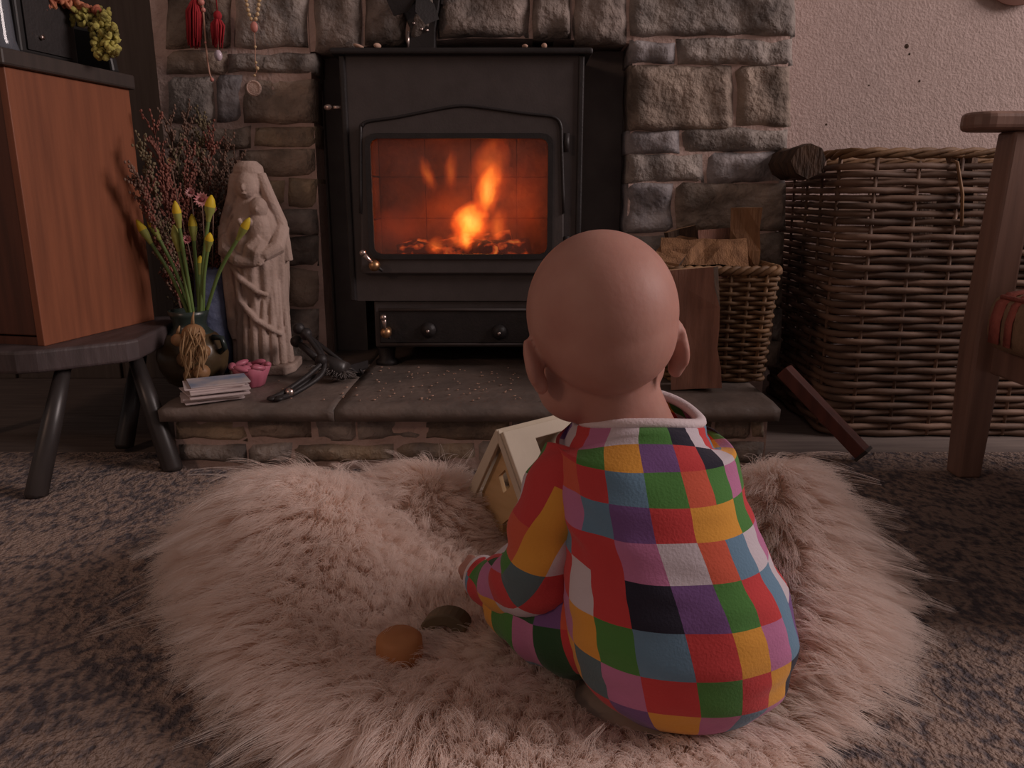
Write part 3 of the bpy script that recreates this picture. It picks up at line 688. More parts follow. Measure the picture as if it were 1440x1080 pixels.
# drapery: raised hems and long pleats
sb.tube([(-.045, -.045, .236), (-.02, -.062, .205), (.012, -.066, .182), (.034, -.058, .172)], [.006, .007, .006, .005], 8)
sb.tube([(-.03, -.054, .215), (-.026, -.058, .16), (.005, -.066, .122), (.036, -.056, .098), (.052, -.04, .085)], [.006, .007, .007, .006, .005], 8)
for i in range(9):
    a = R(-165 + i * 18.5); r0 = .058
    sb.tube([(r0 * .93 * math.cos(a + .1), r0 * .93 * math.sin(a + .1), .19 + .03 * math.sin(i * 2.2)), (r0 * math.cos(a), r0 * math.sin(a), .10), (r0 * 1.05 * math.cos(a - .03), r0 * 1.05 * math.sin(a - .03), .02)], [.004, .008, .0095], 8)
sb.tube([(-.056, -.03, .30), (-.06, -.026, .20), (-.052, -.036, .10), (-.046, -.042, .075)], [.012, .012, .014, .010], 8)
so_ = fused('figure', sb, M['statue'], .0019, 1, st)
MB().prism([(-.058, -.07, 0), (.062, -.07, 0), (.074, -.03, 0), (.068, .05, 0), (-.06, .05, 0), (-.07, -.02, 0)], (0, 0, .02)).build('plinth', M['statue'], st, bevel=.004)
# ---- pot with daffodil buds
pot = empty('daffodil_pot', (at(272, 520, 1.55).x, 1.555, HZ)); tag(pot, 'dark green and bronze glazed pot with a flared neck holding daffodil buds', 'pot')
MB().lathe([(.040, 0), (.052, .008), (.066, .035), (.070, .06), (.064, .085), (.05, .102), (.036, .112)], (0, 0, 0), 28).build('pot_body', M['bronze_glaze'], pot)
MB().lathe([(.050, .101), (.040, .110), (.033, .118), (.032, .128), (.036, .14), (.040, .152), (.036, .152), (.030, .13), (.028, .118)], (0, 0, 0), 28).build('pot_neck', M['green_glaze'], pot)
MB().tube([(.064, -.02, .07), (.078, -.03, .08), (.074, -.03, .1), (.052, -.02, .10)], .006, 8).build('lug', M['green_glaze'], pot)
lp_ = local(pot)
buds = [(208, 335, 268, 440), (221, 330, 270, 438), (251, 312, 272, 438), (272, 330, 278, 438), (294, 303, 280, 436), (293, 345, 282, 436), (281, 378, 279, 436), (338, 330, 290, 436), (250, 345, 270, 436)]
bp0 = mw(pot).translation
for i, (u, v, u2, v2) in enumerate(buds):
    Y = 1.545 + .02 * math.sin(i * 2.3)
    tip = at(u, v, Y) - bp0; bs = Vector((at(u2, v2, 1.55).x - bp0.x, .01 * math.sin(i * 3), .125)); bs.x = max(-.024, min(.024, bs.x))
    mid = bs.lerp(tip, .55) + Vector(((tip.x - bs.x) * -.08, 0, .004)); d = (tip - mid).normalized()
    f_ = empty('daffodil', mw(pot).translation); tag(f_, None, None)
    f_['label'] = ['daffodil bud leaning furthest out toward the cabinet', 'daffodil bud second from the cabinet, close to the outermost one', 'daffodil bud upright above the pot edge nearest the cabinet',
                   'plump yellow daffodil bud in the middle of the pot, below the tallest', 'tallest daffodil with a fat yellow green bud', 'daffodil bud just under the tallest one on a parallel stem',
                   'shortest daffodil bud, deep yellow and low between the stems', 'daffodil bud leaning toward the statue', 'slim green unopened daffodil bud behind the upright one'][i]
    f_['category'] = 'flower'; f_['group'] = 'daffodil buds in the glazed pot'
    MB().tube([Vector(q) for q in spline([tuple(bs), tuple(mid), tuple(tip)], 5)], .0036, 7).build('stem', M['stem_green'], f_)
    L_ = .040 if i not in (6, 5) else .026; r_ = .0085 if i != 4 else .0105
    mb = MB(); mb.tube([tip + d * s for s in (-.003, L_ * .2, L_ * .5, L_ * .8, L_)], [.004, r_ * .85, r_, r_ * .65, .0015], 9); mb.build('bud', M['bud_yellow'] if i != 8 else M['bud_sheath'], f_)
    mb = MB(); mb.tube([tip + d * s for s in (-.012, 0, L_ * .22, L_ * .42)], [.004, .0058, r_ * .92, r_ * .98], 9, caps=False); mb.build('sheath', M['bud_sheath'], f_)
# ---- dried onions tied with raffia, hung on the pot
on = empty('dried_seed_bunch', (at(270, 500, 1.47).x, 1.468, HZ)); tag(on, 'bunch of dried bulbs and seed heads tied with raffia against the pot', 'dried bunch')
lo_ = lambda u, v, Y=1.468: at(u, v, Y) - mw(on).translation
for i, (u, v, r_) in enumerate(((251, 478, .014), (272, 470, .022), (283, 523, .017), (262, 505, .018), (268, 528, .014), (286, 494, .014))):
    c = lo_(u, v, 1.468 + .01 * (i % 2)); mb = MB(); mb.ball(c, (r_, r_, r_ * .92), 14, 10); ob_ = mb.build('bulb', M['onion'], on)
    MB().tube([c + Vector((0, 0, r_ * .8)), c + Vector((.003, -.002, r_ * 1.5)), c + Vector((.006, -.002, r_ * 2))], [.004, .0025, .001], 6).build('neck', M['raffia'], ob_)
for i in range(26):
    a = lo_(272 + random.uniform(-14, 14), 468 + random.uniform(-8, 12), 1.452); c = lo_(270 + random.uniform(-16, 18), random.uniform(495, 540), 1.45)
    m_ = a.lerp(c, .5) + Vector((random.uniform(-.015, .015), random.uniform(-.012, 0), random.uniform(-.005, .012)))
    if c.z < .006: c.z = .006
    MB().tube([Vector(q) for q in spline([tuple(a), tuple(m_), tuple(c)], 4)], .0016, 5).build('raffia_strand', M['raffia'], on)
# ---- blue vase with dried heather
bv = empty('blue_vase', (at(300, 470, 1.66).x, 1.665, HZ)); tag(bv, 'tall blue mottled vase behind the daffodil pot', 'vase')
MB().lathe([(.030, 0), (.034, .005), (.036, .06), (.034, .15), (.030, .215), (.028, .225), (.025, .225), (.029, .15), (.031, .06)], (0, 0, 0), 24).build('vase_body', M['blue_vase'], bv)
dh = empty('dried_heather', (at(268, 470, 1.70).x, 1.70, HZ)); tag(dh, 'large bunch of dried brown heather sprays between cabinet and statue', 'dried flowers')
dp = mw(dh).translation
root = Vector((.01, 0, .01))
sprays = [(194, 255, 1.51), (203, 218, 1.54), (218, 190, 1.60), (240, 178, 1.70), (262, 170, 1.73), (285, 185, 1.74), (300, 200, 1.74), (318, 215, 1.75), (330, 240, 1.75), (340, 268, 1.75), (206, 285, 1.53), (215, 310, 1.55), (232, 235, 1.66),
          (250, 225, 1.70), (270, 225, 1.72), (290, 240, 1.72), (308, 255, 1.73), (322, 290, 1.73), (240, 270, 1.66), (260, 260, 1.68), (300, 300, 1.70), (228, 330, 1.62), (318, 330, 1.71), (285, 290, 1.69), (248, 300, 1.66)]
for i, (u, v, Y) in enumerate(sprays):
    tip = at(u, v, Y) - dp; mb = MB(); m_ = M[('heather', 'heather_green', 'heather_rust', 'heather')[i % 4]]
    if 230 < u < 262 and v > 225: m_ = M['heather_rust']
    midp = root.lerp(tip, .5) + Vector((0, -.01, .03)); path = [Vector(q) for q in spline([tuple(root), tuple(midp), tuple(tip)], 7)]
    mb.tube(path, [.0022 - .0016 * k_ / len(path) for k_ in range(len(path))], 5)
    for b_i in range(46):
        k_ = random.randint(len(path) // 3, len(path) - 1); q = path[k_]; d = (path[k_] - path[k_ - 1]).normalized() + Vector((random.uniform(-.7, .7), random.uniform(-.6, .6), random.uniform(-.1, .6)))
        e_ = q + d.normalized() * random.uniform(.02, .055); mb.tube([q, q.lerp(e_, .5) + Vector((0, 0, .004)), e_], [.0012, .001, .0005], 4)
        for s in range(5):
            c = q.lerp(e_, .3 + .7 * s / 4) + Vector((random.uniform(-.003, .003), random.uniform(-.003, .003), random.uniform(-.002, .003))); mb.ball(c, (.0026, .0026, .0034), 5, 3)
    mb.build('heather_spray', m_, dh)['kind'] = 'stuff'
for i, (u, v, r_) in enumerate(((284, 281, .0165), (268, 271, .011), (263, 337, .010), (300, 294, .008), (239, 226, .007))):
    c = at(u, v, 1.61) - dp; nrm = Vector((.1, -1, .25)).normalized(); t1 = nrm.orthogonal().normalized(); t2 = nrm.cross(t1); mb = MB()
    for ring_, (n_, rr) in enumerate(((14, 1.0), (12, .75))):
        for k_ in range(n_):
            a = 2 * math.pi * (k_ + .5 * ring_) / n_; d = t1 * math.cos(a) + t2 * math.sin(a); s = t1 * -math.sin(a) + t2 * math.cos(a)
            mb.add([c + d * r_ * .25, c + d * r_ * .65 * rr + s * r_ * .17 + nrm * r_ * .15, c + d * r_ * rr + nrm * r_ * (.25 + .2 * ring_), c + d * r_ * .65 * rr - s * r_ * .17 + nrm * r_ * .15], [(0, 1, 2, 3)], True)
    o = mb.build('straw_flower', M['straw_pink'] if i != 4 else M['raffia'], dh); MB().ball(c + nrm * r_ * .12, (r_ * .3, r_ * .3, r_ * .3), 10, 6).build('flower_eye', M['straw_eye'], o)
    MB().tube([c, c.lerp(root, .4) + Vector((0, .03, 0)), root + Vector((0, 0, .02))], .0012, 5).build('stalk', M['heather'], o)
# ---- pink rose shaped bowl
pb = empty('rose_bowl', (at(352, 520, 1.53).x, 1.53, HZ)); tag(pb, 'small pink rose shaped ceramic bowl in front of the statue', 'bowl')
def petal_r(q, z): return 1 + (.10 * (z / .045) ** 2) * math.sin(5 * q) + .04 * math.sin(9 * q + 20 * z)
MB().lathe([(.001, .001), (.022, 0), (.026, .004), (.031, .02), (.038, .042), (.036, .043), (.029, .024), (.022, .008), (.001, .007)], (0, 0, 0), 40, fn=petal_r).build('bowl_body', M['pink_glaze'], pb)
for k_ in range(6):
    a = k_ * 1.05 + .3; c = Vector((.034 * math.cos(a), .034 * math.sin(a), .043)); mb = MB(); mb.ball(c, (.017, .008, .006), 10, 6, (0, .2, a + 1.57)); mb.build('petal', M['pink_glaze'], pb)
for k_ in range(3):
    a = k_ * 2.1; MB().ball((.012 * math.cos(a), .012 * math.sin(a), .034), (.014, .010, .012), 10, 6, (0, 0, a)).build('inner_petal', M['pink_glaze'], pb)
# ---- pamphlets
pc = atz(308, 556, HZ + .003); zc = HZ + .003
for i in range(9):
    x, y = pc.x + random.uniform(-.010, .010), 1.425 + random.uniform(-.007, .007); a = R(27 + random.uniform(-9, 9)); h = .0032
    if i < 3: x -= .006 * (2 - i)
    bk = empty('booklet', (x, y, zc), (0, 0, a))
    bk['label'] = ['lowest booklet of the stack, lying on the slate', 'second booklet up from the slate in the stack', 'third booklet up from the slate in the stack', 'fourth booklet up from the slate, mid stack', 'middle booklet of the nine in the stack', 'fourth booklet down from the blue covered one', 'third booklet down from the blue covered one', 'booklet directly beneath the blue covered one', 'topmost booklet with a pale blue printed cover'][i]
    bk['category'] = 'booklet'; bk['group'] = 'stack of white booklets on the hearth'
    MB().lohi((-.052, -.036, 0), (.052, .036, h * .5)).build('pages', M['paper'], bk)
    MB().lohi((-.053, -.037, h * .5), (.053, .037, h)).build('cover', M['paper_blue'] if i == 8 else M['paper'], bk)
    zc += h + .0006
# ---- fire tools
def tools():
    Yb = 1.50
    t1 = empty('fire_tongs', (at(410, 550, 1.46).x, 1.47, HZ)); tag(t1, 'black iron fire tongs with round knobs lying across the hearth edge', 'fire tongs')
    o = mw(t1).translation; Q = lambda u, v, Y: at(u, v, Y) - o
    for du, dv in ((0, 0), (10, 7)):
        pth = [Q(383 + du, 566 + dv * .2, 1.41), Q(405 + du, 548 + dv, 1.45), Q(440 + du, 522 + dv, 1.50), Q(452 + du * .4, 505 + dv * .4, 1.53), Q(436 + du, 478 + dv, 1.56), Q(420 + du, 462 + dv, 1.575)]
        for p_ in pth: p_.z = max(p_.z, .006)
        MB().tube([Vector(q) for q in spline([tuple(p_) for p_ in pth], 6)], .0052, 8).build('arm', M['iron_dark'], t1)
        MB().ball(pth[-1], .0125, 12, 8).build('knob', M['iron_dark'], t1)
        MB().ball(pth[0], (.010, .012, .005), 10, 6).build('jaw', M['iron_dark'], t1)
    MB().ball(Q(452, 506, 1.525), .012, 10, 8).build('pivot', M['iron_dark'], t1)
    t2 = empty('hearth_brush', (at(470, 530, 1.56).x, 1.56, HZ)); tag(t2, 'black hearth brush leaning beside the statue base, bristles down', 'brush')
    o2 = mw(t2).translation; Q = lambda u, v, Y: at(u, v, Y) - o2
    a, c_ = Q(417, 480, 1.62), Q(450, 508, 1.585)
    MB().tube([a, c_], [.0065, .008], 10).build('handle', M['iron_dark'], t2); MB().ball(a, .0135, 12, 8).build('knob', M['iron_dark'], t2)
    e_ = Q(485, 522, 1.56); e_.z = max(e_.z, .022)
    MB().tube([c_, e_], [.018, .02], 12).build('brush_block', M['black_wood'], t2)
    br = MB()
    for i in range(260):
        s = random.random(); q = c_.lerp(e_, s); a_ = random.uniform(0, 6.28); d = Vector((math.cos(a_) * .8, math.sin(a_) * .7 - .3, -.55 + .5 * random.random())).normalized()
        f_ = q + d * random.uniform(.026, .034); f_.z = max(f_.z, .002); br.tube([q + d * .012, f_], [.0009, .0006], 4, caps=False)
    br.build('bristles', M['soot_lifted'], t2)['kind'] = 'stuff'
    t3 = empty('ash_shovel', (at(480, 510, 1.58).x, 1.58, HZ)); tag(t3, 'black iron ash shovel lying with its scoop toward the stove', 'shovel')
    o3 = mw(t3).translation; Q = lambda u, v, Y: at(u, v, Y) - o3
    a, c_ = Q(408, 560, 1.44), Q(474, 512, 1.60); a.z = .008; c_.z = .02
    MB().tube([a, a.lerp(c_, .5) + Vector((0, 0, .008)), c_], .0048, 8).build('handle', M['iron_dark'], t3); MB().ball(a + Vector((0, 0, .002)), .009, 10, 8).build('knob', M['steel'], t3)
    d = (c_ - a).normalized(); s = Vector((d.y, -d.x, 0)).normalized()
    f0 = c_ + Vector((0, 0, -.012)); pts_ = [f0 - s * .03, f0 + s * .03, f0 + d * .07 + s * .034 + Vector((0, 0, -.004)), f0 + d * .07 - s * .034 + Vector((0, 0, -.004))]
    for p_ in pts_: p_.z = max(p_.z, .003)
    sc = MB(); sc.prism(pts_, (0, 0, .003)); sc.prism([pts_[0], pts_[3], pts_[3] + Vector((0, 0, .018)), pts_[0] + Vector((0, 0, .022))], s * .003); sc.prism([pts_[1], pts_[2], pts_[2] + Vector((0, 0, .018)), pts_[1] + Vector((0, 0, .022))], s * -.003); sc.prism([pts_[0], pts_[1], pts_[1] + Vector((0, 0, .022)), pts_[0] + Vector((0, 0, .022))], d * .003)
    sc.build('scoop', M['iron_dark'], t3)
    t4 = empty('fire_poker', (at(450, 530, 1.55).x, 1.55, HZ)); tag(t4, 'black iron poker with a ball end leaning on the statue base', 'poker')
    o4 = mw(t4).translation; Q = lambda u, v, Y: at(u, v, Y) - o4
    a, c_ = Q(430, 470, 1.605), Q(505, 525, 1.60); c_.z = .006
    MB().tube([a, a.lerp(c_, .6), c_], [.0055, .005, .0045], 8).build('rod', M['iron_dark'], t4); MB().ball(a, .013, 12, 8).build('knob', M['iron_dark'], t4)
    MB().tube([c_, c_ + Vector((.008, -.006, .008)), c_ + Vector((.004, -.012, .016))], [.0045, .004, .002], 8).build('hook', M['iron_dark'], t4)
tools()
# ---- bits of bark on the slate and dried petals on the stove top
crumb = MB()
for i in range(130):
    x = random.gauss(-.10, .16); y = random.uniform(1.40, 1.70)
    if -.6 < x < .3: crumb.ball((x, y, HZ + .0025), (random.uniform(.001, .0042), random.uniform(.001, .003), .0012), 5, 3, (0, 0, random.uniform(0, 3)))
tag(crumb.build('bark_crumbs', M['petal_dry']), 'pale wood and ash crumbs scattered on the slate before the stove', 'crumbs', kind='stuff')
ZT = ztop + .013
for i, (x, y, lab) in enumerate(((at(505, 70, 1.71).x, 1.705, 'curled dried petal on the stove top near its cabinet-side end'), (at(532, 72, 1.71).x, 1.70, 'flat dried petal on the stove top, beside the curled one'), (at(738, 66, 1.71).x, 1.705, 'flat brown petal on the stove top toward the hinge side'), (at(765, 65, 1.71).x, 1.70, 'small pink round petal on the stove top above the hinge'))):
    o = MB().ball((x, y, ZT + .004), (.012 - .002 * i, .006, .0038 + .0015 * (i % 2)), 9, 6, (0, .3 * (1 if i == 0 else 0), i)).build('dried_petal', M['petal_dry']); tag(o, lab, 'petal', 'dried petals on the stove top')
# ---- stove fan
fx = at(592, 60, 1.80).x; fn = empty('stove_fan', (fx, 1.80, ZT)); tag(fn, 'black stove top fan standing at the back of the stove', 'fan')
mb = MB(); mb.lohi((-.042, -.03, 0), (.042, .03, .008)); mb.build('base', M['iron_dark'], fn, bevel=.002)
MB().prism([(-.03, -.02, .008), (.032, -.02, .008), (.034, -.02, .05), (.045, -.02, .11), (.05, -.02, .15), (-.05, -.02, .15), (-.045, -.02, .11), (-.02, -.02, .05)], (0, .035, 0)).build('upright', M['iron_dark'], fn, bevel=.003)
for i in range(5): MB().lohi((-.05 + i * .024, -.018, .10), (-.046 + i * .024, .03, .17)).build('cooling_fin', M['iron_dark'], fn)
hub = MB(); hub.tube([(0, -.02, .115), (0, -.05, .115)], .012, 12); hub.build('motor', M['iron_dark'], fn)
for k_ in range(4):
    a = k_ * math.pi / 2 + .55; d = Vector((math.cos(a), 0, math.sin(a))); s = Vector((-math.sin(a), .35, math.cos(a))).normalized(); c = Vector((0, -.048, .115))
    MB().prism([c + d * .008 - s * .008, c + d * .03 - s * .024, c + d * .062 - s * .02, c + d * .066 + s * .012, c + d * .035 + s * .02, c + d * .008 + s * .008], (0, -.0018, 0)).build('blade', M['iron_dark'], fn)
for (x, z) in ((-.012, .062), (.004, .05), (.016, .048)): MB().ball((x, -.021, z), .0035, 8, 6).build('screw', M['steel'], fn)
for x in (-.026,): MB().tube([(x, -.022, .01), (x + .002, -.022, .045)], .003, 6).build('spring_strip', M['steel'], fn)

# ================================================================== HANGINGS ON THE CHIMNEY BREAST
YH = Y_STONE - .032
def hook(name_parent, u, zz):
    pass
def hang(name, u, label, cat):
    x = at(u, 20, YH).x; o = empty(name, (x, YH, 1.02)); tag(o, label, cat)
    MB().tube([(0, .06, .004), (0, -.006, .006), (0, -.010, .014)], .0025, 8).build('nail', M['iron_dark'], o)
    return o, (lambda u_, v_, dy=0: at(u_, v_, YH + dy) - Vector((x, YH, 1.02)))
o, q = hang('rosary', 355, 'string of pale gold beads with a round medal hanging on the stone', 'rosary')
loopL = [Vector((0, 0, .006)), q(330, -60), q(343, -15), q(347, 5), q(351, 22), q(356, 31)]; loopR = [Vector((0, 0, .006)), q(384, -60), q(368, -15), q(364, 5), q(362, 20), q(358, 31)]
for pth in (loopL, loopR):
    pp = [Vector(c) for c in spline([tuple(c) for c in pth], 10)]
    MB().tube(pp, .0008, 4).build('thread', M['cord'], o)
    acc = 0
    for a, b_ in zip(pp, pp[1:]):
        acc += (b_ - a).length
        if acc > .0088: acc = 0; MB().ball(b_, .0042, 8, 6).build('bead', M['gold_bead'], o)
MB().ball(q(357.5, 38), (.008, .006, .011), 12, 8).build('rose_bead', M['pink_bead'], o)
pp = [q(358, 46), q(359, 66), q(359, 86), q(361, 100), q(357, 108)]
MB().tube(pp, .0011, 5).build('pendant_thread', M['cord'], o)
for (u_, v_, r_) in ((359, 66, .003), (360, 88, .003), (362, 96, .004), (358, 106, .003)): MB().ball(q(u_, v_), r_, 8, 6).build('bead', M['gold_bead'], o)
c = q(357, 124); mb = MB(); mb.tube([c + Vector((0, -.002, 0)), c + Vector((0, .002, 0))], .0165, 24); md = mb.build('medal', M['medal'], o, bevel=.0008)
mb = MB(); mb.tube([c + Vector((.0185 * .75 * math.cos(a), -.0028, .0185 * .75 * math.sin(a))) for a in [2 * math.pi * k_ / 24 for k_ in range(25)]], .0012, 5); mb.build('medal_rim', M['medal'], md)
def tassel(u, v0, v1, wpx, label, cordtop, pearl=None):
    o, q = hang('tassel', u, label, 'tassel'); o['group'] = 'red tassels on the chimney stone'
    top = q(u, v0); n_ = 40
    MB().tube([Vector((0, 0, .006)), Vector(((top.x) * .5, 0, top.z * .5)), top], .0014, 5).build('cord', M['red_thread'], o)
    MB().ball(top, (.009, .008, .010), 10, 8).build('tassel_head', M['red_thread'], o)
    th = MB()
    for k_ in range(n_):
        a = random.uniform(0, 6.28); r_ = math.sqrt(random.random()); e_ = q(u + wpx * r_ * math.cos(a), v1 + random.uniform(-8, 6)) + Vector((0, .008 * math.sin(a), 0))
        m_ = top.lerp(e_, .35) + Vector((.012 * r_ * math.cos(a), .006 * math.sin(a), 0)); th.tube([top, m_, e_], [.0018, .0022, .0016], 4)
    th.build('threads', M['red_thread'], o)['kind'] = 'stuff'
    if pearl: 
        MB().tube([top, q(*pearl)], .0009, 4).build('pearl_thread', M['cord'], o); MB().ball(q(*pearl), (.0085, .008, .0115), 12, 8).build('pearl', M['pearl'], o)
tassel(273, -6, 62, 10, 'long bright red tassel hanging on the stone, nearest the cabinet', -40)
tassel(306, 22, 62, 7, 'short red tassel with a pale lilac bead hanging beneath it', -40, (307, 78))
o, q = hang('beaded_cord', 284, 'thin pinkish cord with a dark bead hanging between two red tassels', 'cord')
MB().tube([Vector(c) for c in spline([tuple(c) for c in (Vector((0, 0, .006)), q(283, -10), q(287, 30), q(290, 68), q(294, 100), q(298, 112))], 6)], .0019, 6).build('cord_strand', M['cord'], o)
for (u_, v_, r_) in ((283, 3, .007), (286, 14, .005), (298, 112, .0045), (289, 60, .003)): MB().ball(q(u_, v_), r_, 8, 6).build('bead', M['pink_bead'], o)

# ================================================================== WICKER
def wicker(name, label, x0, x1, y0, y1, z0, z1, taper, rows, stakes, m, rim_m, rad=.035):
    cx, cy = (x0 + x1) / 2, (y0 + y1) / 2; o = empty(name, (cx, cy, z0)); tag(o, label, 'basket')
    hw, hd, H_ = (x1 - x0) / 2, (y1 - y0) / 2, z1 - z0
    def perim(s, k_, off=0):        # s in [0,1) round the rounded rectangle, k scale
        a_, b_ = hw * k_, hd * k_; r_ = rad; segs = [2 * (b_ - r_), math.pi * r_ / 2, 2 * (a_ - r_), math.pi * r_ / 2] * 2
        t = (s % 1) * sum(segs); pos = Vector((a_, -(b_ - r_), 0)); ang = math.pi / 2
        for i, L_ in enumerate(segs):
            if t <= L_ or i == 7:
                if i % 2 == 0:
                    p_ = pos + Vector((math.cos(ang), math.sin(ang), 0)) * t; nrm = Vector((math.sin(ang), -math.cos(ang), 0))
                else:
                    da = t / r_; c = pos + Vector((-math.sin(ang), math.cos(ang), 0)) * r_; nrm = Vector((math.sin(ang + da), -math.cos(ang + da), 0)); p_ = c + nrm * r_
                return p_ + nrm * off
            t -= L_
            if i % 2 == 0: pos = pos + Vector((math.cos(ang), math.sin(ang), 0)) * L_
            else:
                c = pos + Vector((-math.sin(ang), math.cos(ang), 0)) * r_; ang += math.pi / 2; pos = c + Vector((math.sin(ang), -math.cos(ang), 0)) * r_
    pitch = H_ / (rows + 1); sr = pitch * .46
    for r_i in range(rows):
        zz = (r_i + .6) * pitch; k_ = taper + (1 - taper) * zz / H_; path = []; n_ = stakes * 4; ph = r_i % 2
        for i in range(n_ + 1):
            s = i / n_; w_ = math.cos(math.pi * (s * stakes + ph)); p_ = perim(s, k_, w_ * .0046); path.append(p_ + Vector((0, 0, zz + .0016 * noise.noise(Vector((i * .6, r_i * 3.1, 0))))))
        MB().tube(path, [sr * (1 + .15 * noise.noise(Vector((i * .25, r_i, 4)))) for i in range(n_ + 1)], 6, caps=False).build('willow_strand', m, o)
    for s_i in range(stakes):
        s = s_i / stakes
        mb_ = MB(); mb_.tube([perim(s, taper) + Vector((0, 0, .004)), perim(s, 1) + Vector((0, 0, H_))], .0042, 6); mb_.build('willow_stake', m, o)
    for t_i in range(3):
        n_ = 120; path = []
        for i in range(n_ + 1):
            a = i / n_ * 2 * math.pi * 14 + t_i * 2.094; path.append(perim(i / n_, 1, .006 * math.cos(a)) + Vector((0, 0, H_ + .004 + .006 * math.sin(a))))
        MB().tube(path, .0055, 6, caps=False).build('rim_strand', rim_m, o)
    base = [perim(i / 40, taper * .985) + Vector((0, 0, .003)) for i in range(40)]
    MB().prism(base, (0, 0, .008)).build('basket_base', m, o)
    return o, perim
wb, per_b = wicker('large_log_basket', 'tall rectangular brown wicker basket standing in the alcove by the armchair', .672, 1.30, 1.60, 2.02, .0 - .012, .575, .97, 37, 24, M['wicker'], M['wicker_pale'])
sbk, per_s = wicker('small_log_basket', 'small tapered wicker basket of split logs on the hearth', at(936, 450, 1.55).x, at(1097, 390, 1.55).x, 1.55, 1.74, HZ, at(1000, 384, 1.55).z, .88, 23, 22, M['wicker_pale'], M['wicker_pale'], .02)
# loose willow ends on the rim
for i, (u0, v0, u1, v1) in enumerate(((1222, 218, 1300, 226), (1246, 217, 1395, 214), (1270, 223, 1400, 219))):
    a, b_ = at(u0, v0, 1.60), at(u1, v1, 1.60)
    MB().tube([a, a.lerp(b_, .5) + Vector((0, -.002, .003)), b_], [.003, .004, .004], 6).build('loose_strand', M['wicker_pale'], wb, world=True)
a, b_ = at(1346, 228, 1.588), at(1352, 318, 1.588); MB().tube([a + Vector((0, .02, .004)), a, a.lerp(b_, .5) + Vector((.004, -.004, 0)), b_], .0032, 6).build('loose_strand', M['wicker_pale'], wb, world=True)

def split_log(name, p, q, r, label, group, face='log_face', seed=0, ang=(0, 200), roll=0.0, end='log_end', bark_dir=None):
    """a split log: bark arc plus two cleft faces, running p -> q"""
    p, q = Vector(p), Vector(q); d = (q - p).normalized(); a = d.orthogonal().normalized(); b_ = d.cross(a)
    rm = Matrix.Rotation(roll, 3, d); a, b_ = rm @ a, rm @ b_
    if bark_dir is not None:
        b_ = Vector(bark_dir); b_ = (b_ - d * b_.dot(d)).normalized(); a = b_.cross(d)
    n_ = 9; arc = [R(ang[0] + (ang[1] - ang[0]) * i / (n_ - 1)) for i in range(n_)]; L_ = (q - p).length; st_ = 6
    o = empty(name, p); tag(o, label, 'log', group)
    bark = MB(); vs = []
    sk = [Vector((noise.noise(Vector((seed, k2, 2))), noise.noise(Vector((seed, k2, 7))), 0)) for k2 in (0., 3.)]
    for s in range(st_ + 1):
        t = s / st_; c = d * L_ * t
        for t_ in arc:
            rr = r * (1 + .24 * noise.noise(Vector((math.cos(t_) * 2, math.sin(t_) * 2, t * 4 + seed)))); vs.append(c + (a * math.cos(t_) + b_ * math.sin(t_)) * rr + d * r * .9 * (sk[s // st_].x * math.cos(t_) + sk[s // st_].y * math.sin(t_)) * (s in (0, st_)))
    fs = [(s * n_ + i, s * n_ + i + 1, (s + 1) * n_ + i + 1, (s + 1) * n_ + i) for s in range(st_) for i in range(n_ - 1)]
    bark.add(vs, fs, True); bark.build('bark', M['bark'], o)
    core = MB(); cv = [d * L_ * s / st_ + (a * noise.noise(Vector((s * .8, seed, 0))) + b_ * noise.noise(Vector((s * .8, seed, 5)))) * r * .35 for s in range(st_ + 1)]
    i0 = 0; vs2 = []
    for s in range(st_ + 1): vs2 += [vs[s * n_], cv[s], vs[s * n_ + n_ - 1]]
    fs2 = []
    for s in range(st_):
        fs2 += [(s * 3, s * 3 + 1, (s + 1) * 3 + 1, (s + 1) * 3), (s * 3 + 1, s * 3 + 2, (s + 1) * 3 + 2, (s + 1) * 3 + 1)]
    core.add(vs2, fs2, False); core.build('cleft_face', M[face], o)
    for s, e in ((0, 0), (st_, 1)):
        en = MB(); en.add([vs[s * n_ + i] for i in range(n_)] + [cv[s]], [tuple(range(n_ + 1))]); en.build('cut_end', M[end], o)
    return o
GL = 'split logs at the small basket'; UPR = math.pi
sx = (at(936, 450, 1.55).x + at(1097, 390, 1.55).x) / 2
split_log('split_log', at(970, 378, 1.50), atz(980, 548, HZ + .006) + Vector((0, .01, 0)), .050, 'reddish split log standing upright in front of the small basket', GL, 'log_red', 1, (-8, 188), 0, bark_dir=(.25, 1, 0))
split_log('split_log', at(930, 350, 1.64), at(1052, 352, 1.62), .035, 'wedge of split log lying across the small basket with orange cleft face', GL, 'log_face', 2, (10, 170), 0, bark_dir=(.1, .75, -.7))
split_log('split_log', at(1050, 292, 1.66), at(1040, 470, 1.66), .032, 'split log with pale sawn top standing highest in the small basket', GL, 'log_face', 3, (0, 180), 0, bark_dir=(.3, 1, 0))
split_log('split_log', at(1005, 322, 1.68), at(1010, 470, 1.66), .040, 'broad split log standing in the small basket, below the highest', GL, 'log_red', 4, (0, 180), 0, bark_dir=(-.3, 1, 0))
split_log('split_log', at(935, 368, 1.60), at(962, 330, 1.70), .030, 'short split log poking from the basket behind the child head', GL, 'log_face', 5, (0, 180), 0, bark_dir=(0, .3, -1))
split_log('split_log', at(955, 322, 1.70), at(985, 470, 1.69), .034, 'grey brown split log standing against the stone at the back of the basket', GL, 'bark', 6, (0, 240), .2)
split_log('split_log', at(1078, 372, 1.66), at(1066, 480, 1.66), .026, 'dark split log in the corner of the small basket nearest the large one', GL, 'bark', 8, (0, 240), 2.2)
GB = 'logs in the large basket'
